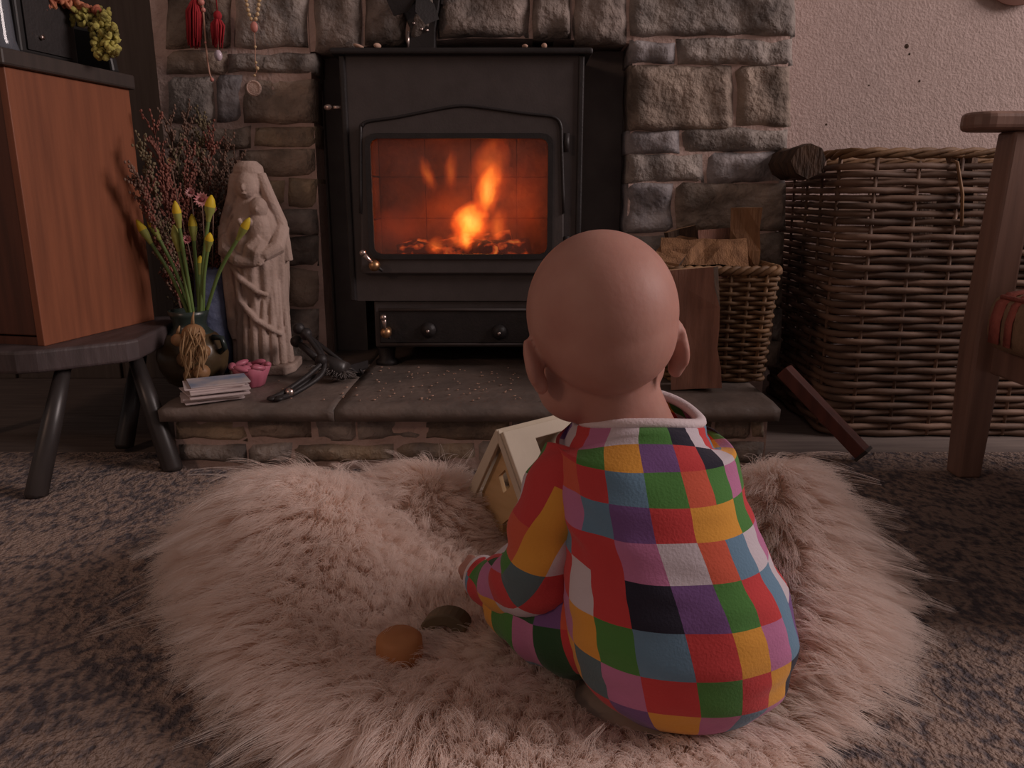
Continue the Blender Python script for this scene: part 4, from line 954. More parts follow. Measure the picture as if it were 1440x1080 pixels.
split_log('thick_log', at(1138, 226, 1.60) + Vector((0, 0, .0)), at(1138, 226, 1.60) + Vector((.02, .30, .0)), .033, 'thick dark log lying on the near corner of the large basket', GB, 'bark', 9, (0, 359), 0, 'bark')
MB_ = split_log('thick_log', at(1352, 214, 1.72), at(1352, 300, 1.74), .030, 'log end poking over the rim of the large basket by the armrest', GB, 'bark', 10, (0, 300), 0, 'bark')
for i, (x, y) in enumerate(((.85, 1.75), (1.0, 1.82), (1.14, 1.78))):
    split_log('thick_log', (x, y, .02), (x + .02, y, .50), .06, ['log standing deep inside the large basket near the stone pillar', 'log standing deep inside the large basket at its middle', 'log standing deep inside the large basket near the armchair', 'log standing deep inside the large basket against the wall'][i], GB, 'bark', 11 + i, (0, 359), 0)
# dark red timber leaning from hearth to floor
a, b_ = at(1102, 520, 1.50), atz(1216, 640, .017); d = b_ - a; bm_ = empty('timber_bar', b_); tag(bm_, 'dark red wooden bar leaning from the hearth end to the floor', 'wooden bar')
s = Vector((d.y, -d.x, 0)).normalized() * .017; n_ = d.cross(s).normalized() * .013
MB().prism([a - b_ + s + n_, a - b_ - s + n_, a - b_ - s - n_, a - b_ + s - n_], d).build('bar', M['red_wood'], bm_, bevel=.003)
MB().prism([-s * 1.1 - d * .03 + n_ * 1.1, s * 1.1 - d * .03 + n_ * 1.1, s * 1.1 - d * .03 - n_ * 1.1, -s * 1.1 - d * .03 - n_ * 1.1], d * .028).build('end_cap', M['black_wood'], bm_)

# ================================================================== ARMCHAIR
ac = empty('armchair', (1.08, 1.10, 0)); tag(ac, 'dark wooden armchair with striped seat cushion beside the large wicker basket', 'armchair')
def abox(nm, lo, hi, m, bev=.006): return MB().lohi(lo, hi).build(nm, m, ac, bevel=bev, seg=3, world=True)
pt = at(1418, 197, 1.33); pbm = atz(1362, 676, 0)
def post(x, y, nm='leg'):
    mb_ = MB(); vs = []
    for (z_, w_, dx) in ((0, .021, .0), (.25, .027, 0), (.60, .024, .012)):
        vs += [(x + dx - w_, y - w_, z_), (x + dx + w_, y - w_, z_), (x + dx + w_, y + w_, z_), (x + dx - w_, y + w_, z_)]
    fs = [(0, 3, 2, 1), (8, 9, 10, 11)] + [(i * 4 + k_, i * 4 + (k_ + 1) % 4, (i + 1) * 4 + (k_ + 1) % 4, (i + 1) * 4 + k_) for i in (0, 1) for k_ in range(4)]
    mb_.add(vs, fs); return mb_.build(nm, M['chair_wood'], ac, bevel=.005, seg=2, world=True)
PX, PY = .828, 1.34
post(PX, PY); post(PX, .78); post(1.34, PY); post(1.34, .78)
for y in (PY, .78):
    # armrest board: rounded nose
    pts_ = [(PX - .05 + .035 * math.cos(a), y + .035 * math.sin(a), .60) for a in [R(90 + 180 * i / 10) for i in range(11)]] + [(1.42, y - .03, .60), (1.42, y + .03, .60)]
    MB().prism(pts_, (0, 0, .030)).build('armrest', M['chair_wood'], ac, bevel=.009, seg=3, world=True)
abox('seat_rail', (PX + .005, .80, .195), (PX + .035, 1.32, .245), M['chair_wood']); abox('seat_rail', (PX + .03, PY - .012, .195), (1.33, PY + .012, .245), M['chair_wood'])
abox('seat_rail', (PX + .03, .77, .195), (1.33, .794, .245), M['chair_wood']); abox('back_rail', (1.33, .79, .20), (1.36, 1.33, .70), M['chair_wood'])
# seat cushion with piping and stripes
def pillow(x0, x1, y0, y1, z0, z1, r, m, nm, parent):
    bm = bmesh.new(); bmesh.ops.create_cube(bm, size=1)
    for v in bm.verts: v.co = Vector(((x0 + x1) / 2 + v.co.x * (x1 - x0), (y0 + y1) / 2 + v.co.y * (y1 - y0), (z0 + z1) / 2 + v.co.z * (z1 - z0)))
    bmesh.ops.bevel(bm, geom=bm.edges[:], offset=r, segments=5, profile=.6, affect='EDGES'); me = bpy.data.meshes.new(nm); bm.to_mesh(me); bm.free()
    me.polygons.foreach_set('use_smooth', [True] * len(me.polygons)); o = bpy.data.objects.new(nm, me); COL.objects.link(o); me.materials.append(m); o.parent = parent; o.matrix_parent_inverse = mw(parent).inverted(); return o
cu = pillow(.79, 1.32, .80, 1.295, .245, .345, .042, M['cush_tan'], 'seat_cushion', ac)
for (y0, y1, m) in ((1.235, 1.262, 'cush_red'), (1.205, 1.222, 'cush_red')):
    prof = [(.788 + .0, .262), (.786, .30), (.792, .328), (.808, .344), (.84, .3495), (1.30, .3495)]
    vs = []; 
    for x, z_ in prof: vs += [(x, y0, z_), (x, y1, z_)]
    o = MB().add(vs, [(2 * i, 2 * i + 1, 2 * i + 3, 2 * i + 2) for i in range(5)], True).build('stripe', M[m], cu, world=True); sd = o.modifiers.new('t', 'SOLIDIFY'); sd.thickness = .002
prof = [(.800, .335), (.815, .3470), (.84, .3500), (1.30, .3500)]; vs = []
for x, z_ in prof: vs += [(x, .82, z_), (x, 1.200, z_)]
o = MB().add(vs, [(2 * i, 2 * i + 1, 2 * i + 3, 2 * i + 2) for i in range(3)], True).build('top_panel', M['cush_olive'], cu, world=True); sd = o.modifiers.new('t', 'SOLIDIFY'); sd.thickness = .002
MB().tube([(.80, y, .337) for y in (.84, 1.0, 1.26)], .004, 8).build('piping', M['cush_red'], cu, world=True)
# throw hanging below the rail
vs = []; fs = []; nu, nv = 16, 12
for j in range(nv + 1):
    for i in range(nu + 1):
        y = .80 + (1.20 - .80) * i / nu - .02 * j / nv * (1 - i / nu); z_ = .235 - .20 * j / nv * (1 - .25 * (i / nu) ** 3)
        x = .842 - .022 * math.sin(math.pi * (j / nv) * .6) + .006 * math.sin(i * 2.1) * j / nv + .05 * (j / nv) ** 2; vs.append((x, y, z_))
for j in range(nv):
    for i in range(nu): fs.append((j * (nu + 1) + i, j * (nu + 1) + i + 1, (j + 1) * (nu + 1) + i + 1, (j + 1) * (nu + 1) + i))
o = MB().add(vs, fs, True).build('hanging_valance', M['throw'], ac, world=True); sd = o.modifiers.new('t', 'SOLIDIFY'); sd.thickness = .003
# round wooden plate on the plaster wall, only its lower rim in view
c = at(1425, 10, Y_WALL - .012); c.z += .10
wp = MB(); wp.tube([(c.x, Y_WALL - .004, c.z), (c.x, Y_WALL - .018, c.z)], [.085, .10], 32); tag(wp.build('wall_plate', M['dark_frame'], bevel=.003), 'round brown wall plate high on the plaster, cut by the picture edge', 'wall plate')

# ================================================================== THE CHILD
child = empty('person', (.14, .66, .03)); tag(child, 'baby in a multicoloured patchwork romper sitting on the sheepskin facing the stove', 'person')
HC = at(845, 450, .712)
HR = Matrix.Rotation(R(8), 3, 'Z') @ Matrix.Rotation(R(-8), 3, 'Y') @ Matrix.Rotation(R(-20), 3, 'X')
hp = lambda x, y, z: HC + HR @ Vector((x, y, z))
bd = MB()
def hball(c, r, n=24, m=16, extra=None):
    b0 = MB(); b0.ball((0, 0, 0), r, n, m); vs = []
    for p in b0.v:
        p = Vector(p)
        if extra: p = Euler(extra).to_matrix() @ p
        vs.append(hp(*(p + Vector(c))))
    bd.add(vs, b0.f, True)
hball((0, -.008, .006), (.069, .083, .074), 40, 28)
hball((0, .030, -.035), (.052, .052, .052)); hball((.032, .036, -.044), (.030, .032, .030)); hball((-.034, .036, -.044), (.031, .033, .031))
hball((0, .060, -.070), (.020, .018, .016)); hball((0, .084, -.030), (.009, .010, .008)); hball((0, .080, -.016), (.006, .008, .014))
hball((0, .078, -.048), (.016, .008, .004)); hball((0, .076, -.056), (.014, .008, .004)); hball((0, -.024, -.016), (.061, .056, .056), 32, 20)
for sgn in (-1, 1):                                   # ears: shell, helix edge and lobe
    ex = .0635 if sgn > 0 else .0700; ez = .0 if sgn > 0 else .006
    hball((sgn * ex, -.006, -.036 + ez), (.0075, .0160, .0245), 18, 14, (R(-10), 0, sgn * R(24)))
    hball((sgn * (ex + .0045), -.014, -.027 + ez), (.0048, .0065, .015), 12, 10, (R(-10), 0, sgn * R(24)))
    hball((sgn * (ex - .0035), -.002, -.056 + ez), (.0075, .010, .010), 12, 10)
hball((-.026, .034, -.052), (.040, .040, .038)); hball((.022, .036, -.048), (.036, .038, .034))
NB = at(893, 605, .735)
bd.tube([hp(0, .014, -.030), hp(.004, .028, -.064), NB + Vector((.004, .004, -.02))], [.048, .043, .045], 24)
# torso inside the romper
TB = at(955, 960, .665)
bd.tube([NB + Vector((0, .0, .004)), NB + Vector((.004, -.008, -.03)), at(925, 760, .69), at(945, 880, .675), TB + Vector((0, 0, .02))], [.044, .050, .062, .074, .060], 28)
# arms and legs (kept inside the sleeves)
LA = [at(812, 655, .725), at(776, 735, .705), at(756, 812, .715), at(712, 812, .76), at(678, 806, .80)]
RA = [at(970, 645, .745), at(1000, 715, .79), at(1003, 775, .83), at(950, 770, .90), at(890, 745, .96)]
LL = [at(830, 915, .685), at(738, 885, .775), at(745, 880, .83), at(850, 830, .93)]
RL = [at(1020, 885, .70), at(1020, 850, .80), at(1010, 830, .86), at(930, 800, .97)]
for p in LL + RL: p.z = max(p.z, .066)
bd.tube(LA, [.032, .028, .026, .022, .016], 16); bd.tube(RA, [.032, .028, .025, .022, .016], 16)
bd.tube(LL, [.032, .032, .028, .021], 16); bd.tube(RL, [.032, .032, .028, .021], 16)
for q, dr_ in ((LL[-1], (LL[-1] - LL[-2])), (RL[-1], (RL[-1] - RL[-2]))):
    d = dr_.normalized(); bd.tube([q, q + d * .02 + Vector((0, 0, .004)), q + d * .03 + Vector((0, 0, .02)), q + d * .036 + Vector((0, 0, .036))], [.02, .019, .016, .012], 14)
    for k_ in range(5): bd.ball(q + d * .036 + Vector(((k_ - 2) * .007, 0, .044 - abs(k_ - 1) * .0015)), .0052 - .0005 * k_, 8, 6)
def hand(w, d, side, palm_n):
    """small hand: palm, four unequal curled fingers, thumb off the side of the palm"""
    d = d.normalized(); n_ = palm_n.normalized(); s = d.cross(n_).normalized() * side
    bd.tube([w, w + d * .018, w + d * .032], [.0145, .017, .015], 14, squash=.7)
    for k_, L_ in enumerate((.022, .026, .024, .018)):
        b0 = w + d * .030 + s * (k_ - 1.5) * .0075
        bd.tube([b0 - d * .006, b0 + d * L_ * .4 + n_ * .001, b0 + d * L_ * .75 + n_ * .006, b0 + d * L_ * .9 + n_ * .013], [.0050, .0048, .0043, .0036], 10)
    t0 = w + d * .012 - s * .012
    bd.tube([t0, t0 - s * .012 + d * .008 + n_ * .003, t0 - s * .014 + d * .02 + n_ * .008], [.0058, .0052, .0042], 10)
hand(LA[-1], LA[-1] - LA[-2] + Vector((0, 0, .006)), -1, Vector((.7, .1, -.3))); hand(RA[-1], RA[-1] - RA[-2], 1, Vector((-.5, .2, -.5)))
fused('body', bd, M['skin'], .0026, 10, child, world=True)
for sgn in (-1, 1):
    MB().ball(hp(sgn * .026, .066, -.014), .0105, 12, 8).build('eye', M['eye'], child, world=True)
MB().ball(hp(0, .0825, -.052), (.013, .004, .0035), 12, 6).build('lips', M['lip'], child, world=True)

# ---- patchwork print
C_ = dict(r=(.58, .062, .065), o=(.64, .12, .07), y=(.74, .345, .06), g=(.085, .235, .06), b=(.15, .26, .37), t=(.11, .16, .18), p=(.19, .095, .26), k=(.52, .19, .35), w=(.62, .55, .60), n=(.03, .028, .045), d=(.035, .09, .04))
def patch_mat(name, cols):
    """cols: list of strings, one per column, one letter per row"""
    m = bpy.data.materials.new(name); m.use_nodes = True; nt = m.node_tree; b = nt.nodes['Principled BSDF']; N = nt.nodes.new; L = nt.links.new
    b.inputs['Roughness'].default_value = .95; b.inputs['Specular IOR Level'].default_value = .1; b.inputs['Sheen Weight'].default_value = .15
    uv = N('ShaderNodeUVMap'); uv.uv_map = 'print'; sp = N('ShaderNodeSeparateXYZ'); L(uv.outputs[0], sp.inputs[0])
    fl_u = N('ShaderNodeMath'); fl_u.operation = 'FLOOR'; L(sp.outputs[0], fl_u.inputs[0])
    nr = max(len(c) for c in cols); dv = N('ShaderNodeMath'); dv.operation = 'DIVIDE'; dv.inputs[1].default_value = nr; L(sp.outputs[1], dv.inputs[0])
    prev = None
    for i, c in enumerate(cols):
        rp = N('ShaderNodeValToRGB'); rp.color_ramp.interpolation = 'CONSTANT'; e = rp.color_ramp.elements; e[0].position = 0; e[0].color = (*C_[c[0]], 1)
        e.remove(e[1])
        for k_ in range(1, len(c)): q = e.new(k_ / nr); q.color = (*C_[c[k_]], 1)
        L(dv.outputs[0], rp.inputs[0])
        if prev is None: prev = rp.outputs[0]; continue
        cmp_ = N('ShaderNodeMath'); cmp_.operation = 'COMPARE'; cmp_.inputs[1].default_value = i; cmp_.inputs[2].default_value = .5; L(fl_u.outputs[0], cmp_.inputs[0])
        mx = N('ShaderNodeMix'); mx.data_type = 'RGBA'; L(cmp_.outputs[0], mx.inputs[0]); L(prev, mx.inputs[6]); L(rp.outputs[0], mx.inputs[7]); prev = mx.outputs[2]
    L(prev, b.inputs['Base Color'])
    tc_ = N('ShaderNodeTexCoord'); nz_ = N('ShaderNodeTexNoise'); nz_.inputs['Scale'].default_value = 420; nz_.inputs['Detail'].default_value = 2; L(tc_.outputs['Object'], nz_.inputs['Vector'])
    bp_ = N('ShaderNodeBump'); bp_.inputs['Strength'].default_value = .25; bp_.inputs['Distance'].default_value = .002; L(nz_.outputs['Fac'], bp_.inputs['Height']); L(bp_.outputs[0], b.inputs['Normal'])
    return m
def grid_mesh(name, P, UV, m, parent, solid=0):
    nv, nu = len(P), len(P[0]); vs = [tuple(p) for row in P for p in row]
    fs = [(j * nu + i, j * nu + i + 1, (j + 1) * nu + i + 1, (j + 1) * nu + i) for j in range(nv - 1) for i in range(nu - 1)]
    me = bpy.data.meshes.new(name); me.from_pydata(vs, [], fs); uvl = me.uv_layers.new(name='print'); uvf = [c for row in UV for c in row]
    li = np.empty(len(me.loops), dtype=np.int32); me.loops.foreach_get('vertex_index', li)
    uvl.data.foreach_set('uv', np.array(uvf, dtype=np.float32)[li].ravel())
    me.polygons.foreach_set('use_smooth', [True] * len(me.polygons)); me.materials.append(m)
    o = bpy.data.objects.new(name, me); COL.objects.link(o); o.parent = parent; o.matrix_parent_inverse = mw(parent).inverted()
    if solid: s = o.modifiers.new('t', 'SOLIDIFY'); s.thickness = solid; s.offset = -1
    return o
#        col index:  0          1           2           3          4 (C-4)      5 (C-3)      6 (C-2)      7 (C-1)      8 (C0)       9 (C+1)      10 (C+2)     11 (C+3)     12 ...
torso_cols = ['rygbkrpwyg', 'bkwrygnpbk', 'ygprbkwrgy', 'prgywbkrdn', 'wryrbrkybr', 'rrokrwytrn', 'kgrbrrgkpb', 'wybpknbryk', 'gpgrwprgkb', 'nroyogyrbp', 'wngybrkykp', 'rwkgwbbnpr', 'bygrkwpbgr', 'ykbpgrwyrb', 'rgwykbrpgn', 'kbryowgykr', 'gwpkrbynrg', 'yrbgwkprbw', 'pkgrybrwkg']
torso_m = patch_mat('patchwork_torso', torso_cols)
#   s, v_near, Y_near, u_centre, half width px, half depth
RT = [(0.0, 596, .676, 899, 82, .058), (0.35, 606, .664, 899, 98, .066), (1, 624, .655, 900, 112, .066), (2, 664, .634, 905, 124, .076), (3, 714, .614, 911, 131, .082), (4, 764, .600, 919, 136, .085), (5, 824, .586, 931, 145, .090),
      (6, 892, .572, 943, 164, .096), (7, 957, .566, 950, 169, .098), (8, 1008, .572, 952, 158, .090), (8.6, 1030, .588, 955, 126, .074), (9.0, 1036, .612, 955, 84, .05), (9.3, 1030, .645, 955, 30, .018)]
rows = spline(RT, 8); P_, UV_ = [], []
NS = 96
for (s, v, Yn, uc, hw, bb) in rows:
    near = at(uc, v, Yn); Yc = Yn + bb; near.x = at(uc, v - 40, Yc).x; a_ = hw * Yc * 1.03 / F_PX; row, uvr = [], []
    off = -6 + 6 * min(max((s - 4) / 4, 0), 1)
    for i in range(NS + 1):
        ph = -math.pi + 2 * math.pi * i / NS; cs, sn = math.cos(ph), math.sin(ph); e_ = 2 / 2.35
        x = a_ * math.copysign(abs(sn) ** e_, sn); y = -bb * math.copysign(abs(cs) ** e_, cs)
        p = Vector((near.x + x, near.y + bb + y, near.z))
        sh = max(0, 1 - abs(s - .6) / 1.3)                 # sloping shoulders, collar higher at the nape
        p.z -= sh * .030 * (abs(sn) ** 2) * (1.0 if s < 2 else .3) * (1 if s > .2 else .6)
        nn = Vector((sn, -cs, 0))
        wr = .0035 * noise.noise(Vector((p.x * 22, p.y * 22, p.z * 55))) + .003 * math.sin(p.z * 95 + p.x * 120 + 2 * noise.noise(p * 25)) * max(0, 1 - abs(ph + 1.0) / 1.0) * max(0, 1 - abs(s - 4) / 3)
        p += nn * wr * (1 if s > .6 else .2)
        if p.z < .030: p.z = .030
        deg = math.degrees(ph) - off; cu_ = 8 + (deg / 17.0 if deg > 0 else deg / 23.0)
        row.append(p); uvr.append((min(max(cu_, .01), 18.99), min(max(s, 0.001), 9.99)))
    P_.append(row); UV_.append(uvr)
rom = grid_mesh('romper', P_, UV_, torso_m, child)
rom['label'] = 'patchwork cotton romper of bright squares'
col_p = [P_[1][i] + Vector((0, 0, .001)) for i in range(NS + 1)]
MB().tube(col_p, .0062, 10, caps=False, squash=.8).build('collar', M['trim_white'], rom, world=True)
def limb(name, pts, radii, cols, cell, skew, ref=Vector((0, -1, 0)), uv0=0.0, base=3.5, na=48, amp=.0025, nsp=10):
    path = spline([(*p, r_) for p, r_ in zip(pts, radii)], nsp); P_, UV_ = [], []; acc = uv0; up = ref.copy()
    for i, q in enumerate(path):
        p = Vector(q[:3]); r_ = q[3]; t = Vector(path[min(i + 1, len(path) - 1)][:3]) - Vector(path[max(i - 1, 0)][:3]); t.normalize()
        a_ = (up - t * up.dot(t)).normalized(); up = a_; b_ = a_.cross(t).normalized()          # a toward the viewer
        if i: acc += (p - Vector(path[i - 1][:3])).length / cell
        row, uvr = [], []
        for k_ in range(na + 1):
            ph = -math.pi + 2 * math.pi * k_ / na; n_ = a_ * math.cos(ph) + b_ * math.sin(ph)
            g = p + n_ * (r_ + amp * noise.noise((p + n_ * r_) * 45) + amp * .8 * math.sin(acc * 5 + 2 * ph))
            if g.z < .030: g.z = .030
            row.append(g); uvr.append((min(max(base + math.degrees(ph) / 60 + skew * max(0, acc - 1.6), .01), 6.99), min(acc, 7.99)))
        P_.append(row); UV_.append(uvr)
    o = grid_mesh(name, P_, UV_, patch_mat('patchwork_' + name, cols), rom, .0015)
    return o, P_
sl_cols = ['kbryognr', 'gwpkrbyn', 'rrogkdrw', 'ryytrkgr', 'okwrwyrb', 'bywgkrpy', 'kgrybwrp']
LAo = [at(815, 648, .716), at(792, 694, .700), at(768, 748, .694), at(754, 808, .702), at(718, 822, .745), at(690, 818, .785), at(680, 814, .797)]
sl, Ps = limb('sleeve', LAo, [.036, .038, .035, .035, .031, .026, .024], sl_cols, .034, .35)
MB().tube(Ps[-1], .0032, 8, caps=False).build('cuff', M['trim_white'], rom, world=True)
RAo = [at(966, 640, .735), at(985, 675, .765), at(1000, 735, .80), at(1003, 775, .83), at(950, 770, .90), at(905, 750, .945)]
sl2, Ps2 = limb('sleeve', RAo, [.038, .037, .034, .031, .026, .024], ['rygbkrpw', 'bkwrygnp', 'ygprbkwr', 'ryybkgwr', 'gykwwbry', 'nkrybgrk', 'kgrybwrp'], .034, 0)
MB().tube(Ps2[-1], .0032, 8, caps=False).build('cuff', M['trim_white'], rom, world=True)
LLo = [at(900, 880, .67), at(800, 890, .715), at(735, 885, .77), at(752, 875, .83), at(815, 840, .89), at(845, 830, .92)]
RLo = [at(1015, 880, .66), at(1030, 868, .74), at(1028, 850, .80), at(1010, 830, .86), at(970, 808, .93), at(940, 800, .96)]
for p in LLo + RLo: p.z = max(p.z, .074)
limb('trouser_leg', LLo, [.045, .052, .045, .038, .028, .026], ['rygbkrpw', 'bkwrygnp', 'yopdkgwr', 'rrdkgyrb', 'otdbkgry', 'nkrybgrk', 'kgrybwrp'], .028, 0)
limb('trouser_leg', RLo, [.040, .048, .045, .038, .028, .026], ['rygbkrpw', 'bkwrygnp', 'yopdkgwr', 'nkbkgyrb', 'npkbkgry', 'nkrybgrk', 'kgrybwrp'], .034, 0)

# ================================================================== TOY HOUSE
RX = Vector((-.008, .985, 0)); ax = Vector((.76, .65, 0)); LEN = .135
th_rot = math.atan2(ax.y, ax.x); hz0 = .036
hs = empty('toy_house', (RX.x, RX.y, hz0), (0, 0, th_rot)); tag(hs, 'cream wooden shape sorter toy house held in front of the baby', 'toy house')
# local x along the ridge, y across; roof half span .068, ridge z .158
RZ, EV, HWd = .156, .038, .072
def roof(sgn, hole):
    n_ = Vector((0, sgn * (RZ - EV), HWd)).normalized() * .009
    A = [Vector((-.012, 0, RZ)), Vector((LEN, 0, RZ)), Vector((LEN, sgn * HWd, EV)), Vector((-.012, sgn * HWd, EV))]
    mb_ = MB()
    if hole:
        f = lambda s, t: A[0] + (A[1] - A[0]) * s + (A[3] - A[0]) * t
        def loop(s0, s1, t0, t1): return [f(s0 + (s1 - s0) * i / 6, t0) for i in range(6)] + [f(s1, t0 + (t1 - t0) * i / 6) for i in range(6)] + [f(s1 - (s1 - s0) * i / 6, t1) for i in range(6)] + [f(s0, t1 - (t1 - t0) * i / 6) for i in range(6)]
        mb_.ring(loop(0, 1, 0, 1), loop(.34, .88, .14, .60), n_)
    else: mb_.prism(A, n_)
    return mb_.build('roof_panel', M['cream_paint'], hs, bevel=.0015)
roof(-1, True); roof(1, False)
W2 = .054
def gable(x, hole):
    pent = [Vector((x, -W2, 0)), Vector((x, W2, 0)), Vector((x, W2, EV + .015)), Vector((x, 0, RZ - .008)), Vector((x, -W2, EV + .015))]
    if not hole: return MB().prism(pent, (.007, 0, 0)).build('gable', M['ply'], hs)
    c = Vector((x, .004, .085)); dia = [c + Vector((0, -.012, -.004)), c + Vector((0, .002, -.018)), c + Vector((0, .012, .004)), c + Vector((0, -.002, .018))]
    def res(poly, n_=40):
        out = []
        for k_ in range(n_):
            a = 2 * math.pi * (k_ + .5) / n_; dy, dz = math.cos(a), math.sin(a); best = 0
            for i in range(len(poly)):
                p1, p2 = poly[i] - c, poly[(i + 1) % len(poly)] - c; ey, ez = p2.y - p1.y, p2.z - p1.z; den = dy * ez - dz * ey
                if abs(den) < 1e-12: continue
                t = (p1.y * ez - p1.z * ey) / den; s = (p1.y * dz - p1.z * dy) / den
                if t > 0 and -1e-6 <= s <= 1 + 1e-6: best = max(best, t)
            out.append(c + Vector((0, dy * best, dz * best)))
        return out
    low = pent[:]; low[0] = Vector((x, -W2, .044)); low[1] = Vector((x, W2, .044))
    MB().ring(res(low), res(dia), (.007, 0, 0)).build('gable', M['ply'], hs)
    arch_ = [Vector((x, -W2, 0)), Vector((x, -.022, 0)), Vector((x, -.022, .022)), Vector((x, -.008, .036)), Vector((x, .008, .022)), Vector((x, .008, 0)), Vector((x, W2, 0)), Vector((x, W2, .044)), Vector((x, -W2, .044))]
    return MB().prism(arch_, (.007, 0, 0)).build('doorway_board', M['ply'], hs)
gable(0, True); gable(LEN - .02, False)
for s in (-1, 1): MB().lohi((.007, s * W2 - .0035, 0), (LEN - .02, s * W2 + .0035, EV + .012)).build('side_wall', M['ply'], hs)
MB().lohi((.007, -W2, 0), (LEN - .02, W2, .006)).build('floor_board', M['ply'], hs)
for s in (-1, 1):
    MB().prism([(-.014, 0, RZ + .006), (-.014, s * (HWd + .006), EV - .004), (-.014, s * (HWd - .004), EV - .012), (-.014, 0, RZ - .012)], (.006, 0, 0)).build('barge_board', M['cream_paint'], hs, bevel=.001)

# ================================================================== SHEEPSKIN
CX, CY = .0, .74
outl = [(225, 850), (215, 790), (212, 738), (235, 690), (330, 655), (420, 672), (480, 692), (530, 668), (600, 640), (680, 650), (760, 668), (900, 672), (1000, 668), (1060, 655), (1130, 650), (1230, 690), (1300, 775), (1310, 855), (1285, 940), (1215, 1010), (1195, 1080), (1170, 1250), (1000, 1500), (700, 1600), (560, 1450), (420, 1090), (345, 1010), (270, 940)]
oa, orad = [], []
for (u, v) in outl:
    q = atz(u, v, .05); dx, dy = q.x - CX, q.y - CY; oa.append(math.atan2(dy, dx)); orad.append(math.hypot(dx, dy))
od = np.argsort(oa); oa = np.array(oa)[od]; orad = np.array(orad)[od]
def Rad(phi): return np.interp(phi, np.r_[oa[-1] - 2 * np.pi, oa, oa[0] + 2 * np.pi], np.r_[orad[-1], orad, orad[0]]) * .88
ks = rng.normal(0, 1, (10, 2)) * 9; kp = rng.uniform(0, 6.28, 10)
def lump(x, y): return sum(np.sin(k_[0] * x + k_[1] * y + p_) for k_, p_ in zip(ks, kp)) / 10
def G(x, y, cx, cy, sx_, sy_): return np.exp(-((x - cx) / sx_) ** 2 - ((y - cy) / sy_) ** 2)
def foot(x, y):    # where the child sits and where the toy stands
    return np.clip(G(x, y, .145, .660, .105, .09) * 1.6 + G(x, y, .06, .83, .15, .11) * 1.2 + G(x, y, .055, 1.02, .10, .08) * 1.2, 0, 1)
def Hh(x, y):
    x = np.asarray(x, float); y = np.asarray(y, float); r = np.hypot(x - CX, y - CY); rho = r / Rad(np.arctan2(y - CY, x - CX))
    edge = np.clip((1 - rho) / .30, 0, 1); edge = np.sqrt(edge * (2 - edge))
    h = .012 + .125 * G(x, y, -.29, .93, .15, .12) + .055 * G(x, y, -.30, .74, .12, .13) + .095 * G(x, y, -.10, 1.03, .10, .06) + .140 * G(x, y, .35, .94, .09, .11) + .055 * G(x, y, .34, .74, .09, .12) + .022 * G(x, y, -.12, .58, .25, .10) + .012 * lump(x, y)
    h = np.maximum(h, .010)
    f = foot(x, y); h = h * (1 - f) + .016 * f
    return np.maximum(h * edge, .002) + .002
skin_root = empty('sheepskin', (CX, CY, 0)); tag(skin_root, 'fluffy cream sheepskin rug spread on the carpet under the baby', 'sheepskin')
nr_, na_ = 40, 120; vs = [(0, 0, float(Hh(CX, CY)))]; fs = []
for i in range(1, nr_ + 1):
    for k_ in range(na_):
        ph = -math.pi + 2 * math.pi * k_ / na_; r = float(Rad(ph)) * i / nr_; x, y = CX + r * math.cos(ph), CY + r * math.sin(ph); vs.append((x - CX, y - CY, float(Hh(x, y))))
for k_ in range(na_): fs.append((0, 1 + k_, 1 + (k_ + 1) % na_))
for i in range(nr_ - 1):
    for k_ in range(na_): fs.append((1 + i * na_ + k_, 1 + (i + 1) * na_ + k_, 1 + (i + 1) * na_ + (k_ + 1) % na_, 1 + i * na_ + (k_ + 1) % na_))
mb = MB(); mb.add(vs, fs, True); hide = mb.build('hide', M['rug_skin'], skin_root)
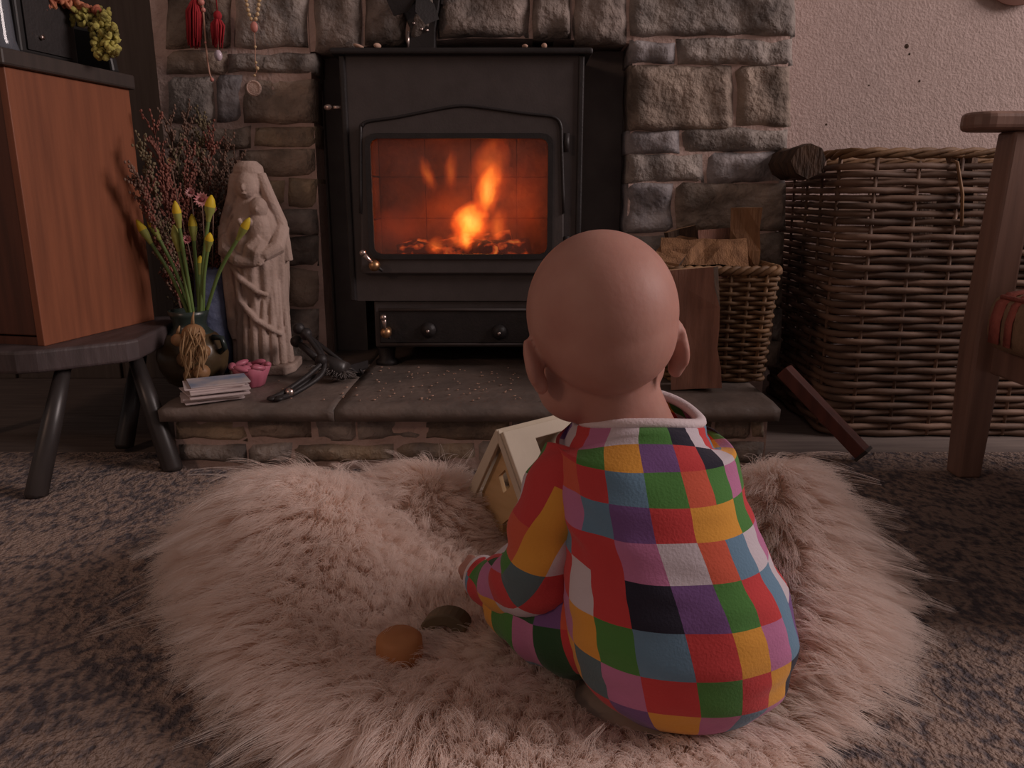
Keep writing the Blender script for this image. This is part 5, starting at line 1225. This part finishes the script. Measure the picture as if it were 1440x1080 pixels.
# wool
def make_wool(NH, K, len_lo, len_hi, clump_n, clump_amt, rad0, name):
    ph = rng.uniform(-np.pi, np.pi, NH * 2); rr = np.sqrt(rng.uniform(0, 1, NH * 2)); r = rr * Rad(ph); acc = rng.uniform(0, 1, NH * 2) < (Rad(ph) / Rad(ph).max()) ** 2
    x = (CX + r * np.cos(ph))[acc][:NH]; y = (CY + r * np.sin(ph))[acc][:NH]
    fl_ = G(x, y, .06, .83, .15, .11) * 1.2 + G(x, y, .055, 1.02, .10, .08) * 1.2; keep = (fl_ < rng.uniform(.75, 1.0, x.size)) & (((x - .150) / .085) ** 2 + ((y - .668) / .058) ** 2 > 1) & (y > .36); x, y = x[keep], y[keep]; n = x.size
    e = .004; z = Hh(x, y); gx = (Hh(x + e, y) - Hh(x - e, y)) / (2 * e); gy = (Hh(x, y + e) - Hh(x, y - e)) / (2 * e)
    nrm = np.stack([-gx, -gy, np.ones(n)], 1); nrm /= np.linalg.norm(nrm, axis=1)[:, None]
    # combing: outward, downhill, with slow swirls, and away from the child
    dx, dy = x - CX, y - CY; rr = np.hypot(dx, dy) + 1e-6; rho = rr / Rad(np.arctan2(dy, dx))
    sw = 1.6 * np.sin(5.1 * x + 2.3 * y + 1.0) + 1.3 * np.sin(-4.2 * x + 6.4 * y) + .7 * np.sin(13 * x - 9 * y + 2)
    ang = np.arctan2(dy, dx) + .55 * sw * (1 - .5 * rho); cmb = np.stack([np.cos(ang), np.sin(ang), np.zeros(n)], 1) * (.35 + .65 * rho)[:, None]
    cmb += np.stack([-gx, -gy, np.zeros(n)], 1) * .9
    bx_, by_ = x - .145, y - .67; bd_ = np.hypot(bx_, by_) + 1e-6; pu = np.exp(-(bd_ / .17) ** 4) * .8 * (y > .60); cmb += np.stack([bx_ / bd_ * pu, by_ / bd_ * pu, 0 * pu], 1)
    cmb[:, :2] *= np.where((y < .60) & (np.abs(x - .145) < .2), .35, 1)[:, None]
    mag = np.linalg.norm(cmb, axis=1); cmb *= (np.minimum(mag, .85) / np.maximum(mag, 1e-6))[:, None]
    jit = rng.normal(0, .15, (n, 3)); jit[:, 2] *= .5
    Lh = rng.uniform(len_lo, len_hi, n) * (1 - .45 * np.clip(foot(x, y) * 1.2, 0, 1)) * (.8 + .2 * lump(x * 2, y * 2))
    up = .80 * np.clip(1.15 - rho * .5, .35, 1)
    # clump centres share direction
    ci = rng.integers(0, n, clump_n); cxy = np.stack([x[ci], y[ci]], 1); g = .02
    cell = {}
    for i, (a, b_) in enumerate(cxy): cell.setdefault((int(a // g), int(b_ // g)), []).append(i)
    near = np.empty(n, int)
    for i in range(n):
        a, b_ = int(x[i] // g), int(y[i] // g); best, bdist = ci[0], 9
        for da in (-1, 0, 1):
            for db in (-1, 0, 1):
                for c in cell.get((a + da, b_ + db), ()):
                    d = (cxy[c, 0] - x[i]) ** 2 + (cxy[c, 1] - y[i]) ** 2
                    if d < bdist: bdist, best = d, ci[c]
        near[i] = best if bdist < 9 else i
    dirv = cmb + jit; dirc = cmb[near] + jit[near] * 1.6; Lc = Lh[near]
    t = np.linspace(0, 1, K); pos = np.empty((n, K, 3)); root = np.stack([x, y, z], 1); rootc = root[near]; wph = rng.uniform(0, 6.28, n); wphc = wph[near]
    for k_, tt in enumerate(t):
        def strand(rt, nm, dv, LL_, wp):
            p = rt + nm * (LL_ * up * (tt - .38 * tt * tt))[:, None] + dv * (LL_ * (.18 * tt + .50 * tt * tt))[:, None]
            p[:, 2] -= LL_ * .16 * tt ** 3
            p[:, 0] += .0022 * tt * np.sin(9 * tt + wp); p[:, 1] += .0022 * tt * np.cos(8 * tt + wp * 1.7); return p
        own = strand(root, nrm, dirv, Lh, wph); cl_ = strand(rootc, nrm[near], dirc, Lc, wphc)
        w_ = (clump_amt * tt ** 1.1); pos[:, k_] = own * (1 - w_) + cl_ * w_
    pos[..., 2] = np.maximum(pos[..., 2], .0035)
    # keep hairs from piercing the child's back
    zf = np.clip((pos[..., 2] - .02) / .07, 0, 1); ex, ey = (pos[..., 0] - .150) / (.088 + .040 * zf), (pos[..., 1] - .668) / (.062 + .044 * zf); ee = np.sqrt(ex ** 2 + ey ** 2); ins = (ee < 1); fct = np.where(ins, 1 / np.maximum(ee, .15), 1)
    pos[..., 0] = .150 + (pos[..., 0] - .150) * fct; pos[..., 1] = .668 + (pos[..., 1] - .668) * fct
    pos[..., 0] -= CX; pos[..., 1] -= CY
    hc = bpy.data.hair_curves.new(name); hc.add_curves([K] * n); hc.attributes['position'].data.foreach_set('vector', pos.astype(np.float32).ravel())
    ra = hc.attributes.get('radius') or hc.attributes.new('radius', 'FLOAT', 'POINT'); ra.data.foreach_set('value', np.tile(rad0 * (1 - .75 * t), n).astype(np.float32))
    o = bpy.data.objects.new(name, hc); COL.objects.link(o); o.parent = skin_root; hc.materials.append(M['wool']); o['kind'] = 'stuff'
    return o
wm = bpy.data.materials.new('wool'); wm.use_nodes = True; nt = wm.node_tree; b = nt.nodes['Principled BSDF']; N = nt.nodes.new; L = nt.links.new
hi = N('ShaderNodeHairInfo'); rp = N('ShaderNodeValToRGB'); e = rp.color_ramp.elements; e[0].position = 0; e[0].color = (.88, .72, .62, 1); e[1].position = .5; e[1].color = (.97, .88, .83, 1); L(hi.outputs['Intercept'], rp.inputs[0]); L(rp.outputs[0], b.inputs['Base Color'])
b.inputs['Roughness'].default_value = .6; b.inputs['Specular IOR Level'].default_value = .3
tl = N('ShaderNodeBsdfTranslucent'); L(rp.outputs[0], tl.inputs[0]); mxs = N('ShaderNodeMixShader'); mxs.inputs[0].default_value = .6; o_ = nt.nodes['Material Output']; L(b.outputs[0], mxs.inputs[1]); L(tl.outputs[0], mxs.inputs[2]); L(mxs.outputs[0], o_.inputs['Surface'])
M['wool'] = wm
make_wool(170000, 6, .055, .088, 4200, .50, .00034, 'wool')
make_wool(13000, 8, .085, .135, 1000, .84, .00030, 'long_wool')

# ---- two toy blocks lost in the wool
def on_wool(u, v, lift):
    q = atz(u, v, .08)
    for _ in range(6): q = atz(u, v, float(Hh(q.x, q.y)) + lift)
    return q
q = on_wool(562, 917, .016)
MB().lathe([(.001, -.022), (.018, -.021), (.0235, -.016), (.0245, 0), (.0235, .016), (.018, .021), (.001, .022)], q, 24).build('toy_drum_block', M['toy_orange'])
o = bpy.data.objects['toy_drum_block']; tag(o, 'orange brown round wooden block sunk in the sheepskin wool', 'toy block')
q = on_wool(622, 890, .014)
arc_ = [q + Vector((.026 * math.cos(R(a)), 0, .022 * math.sin(R(a)))) for a in range(0, 181, 15)] + [q + Vector((.010 * math.cos(R(a)), 0, .008 * math.sin(R(a)))) for a in range(180, -1, -30)]
o = MB().prism(arc_, (.006, .022, 0)).build('toy_arch_block', M['toy_dark'], bevel=.002); tag(o, 'dark greenish arch block half buried in the wool near the knee', 'toy block')
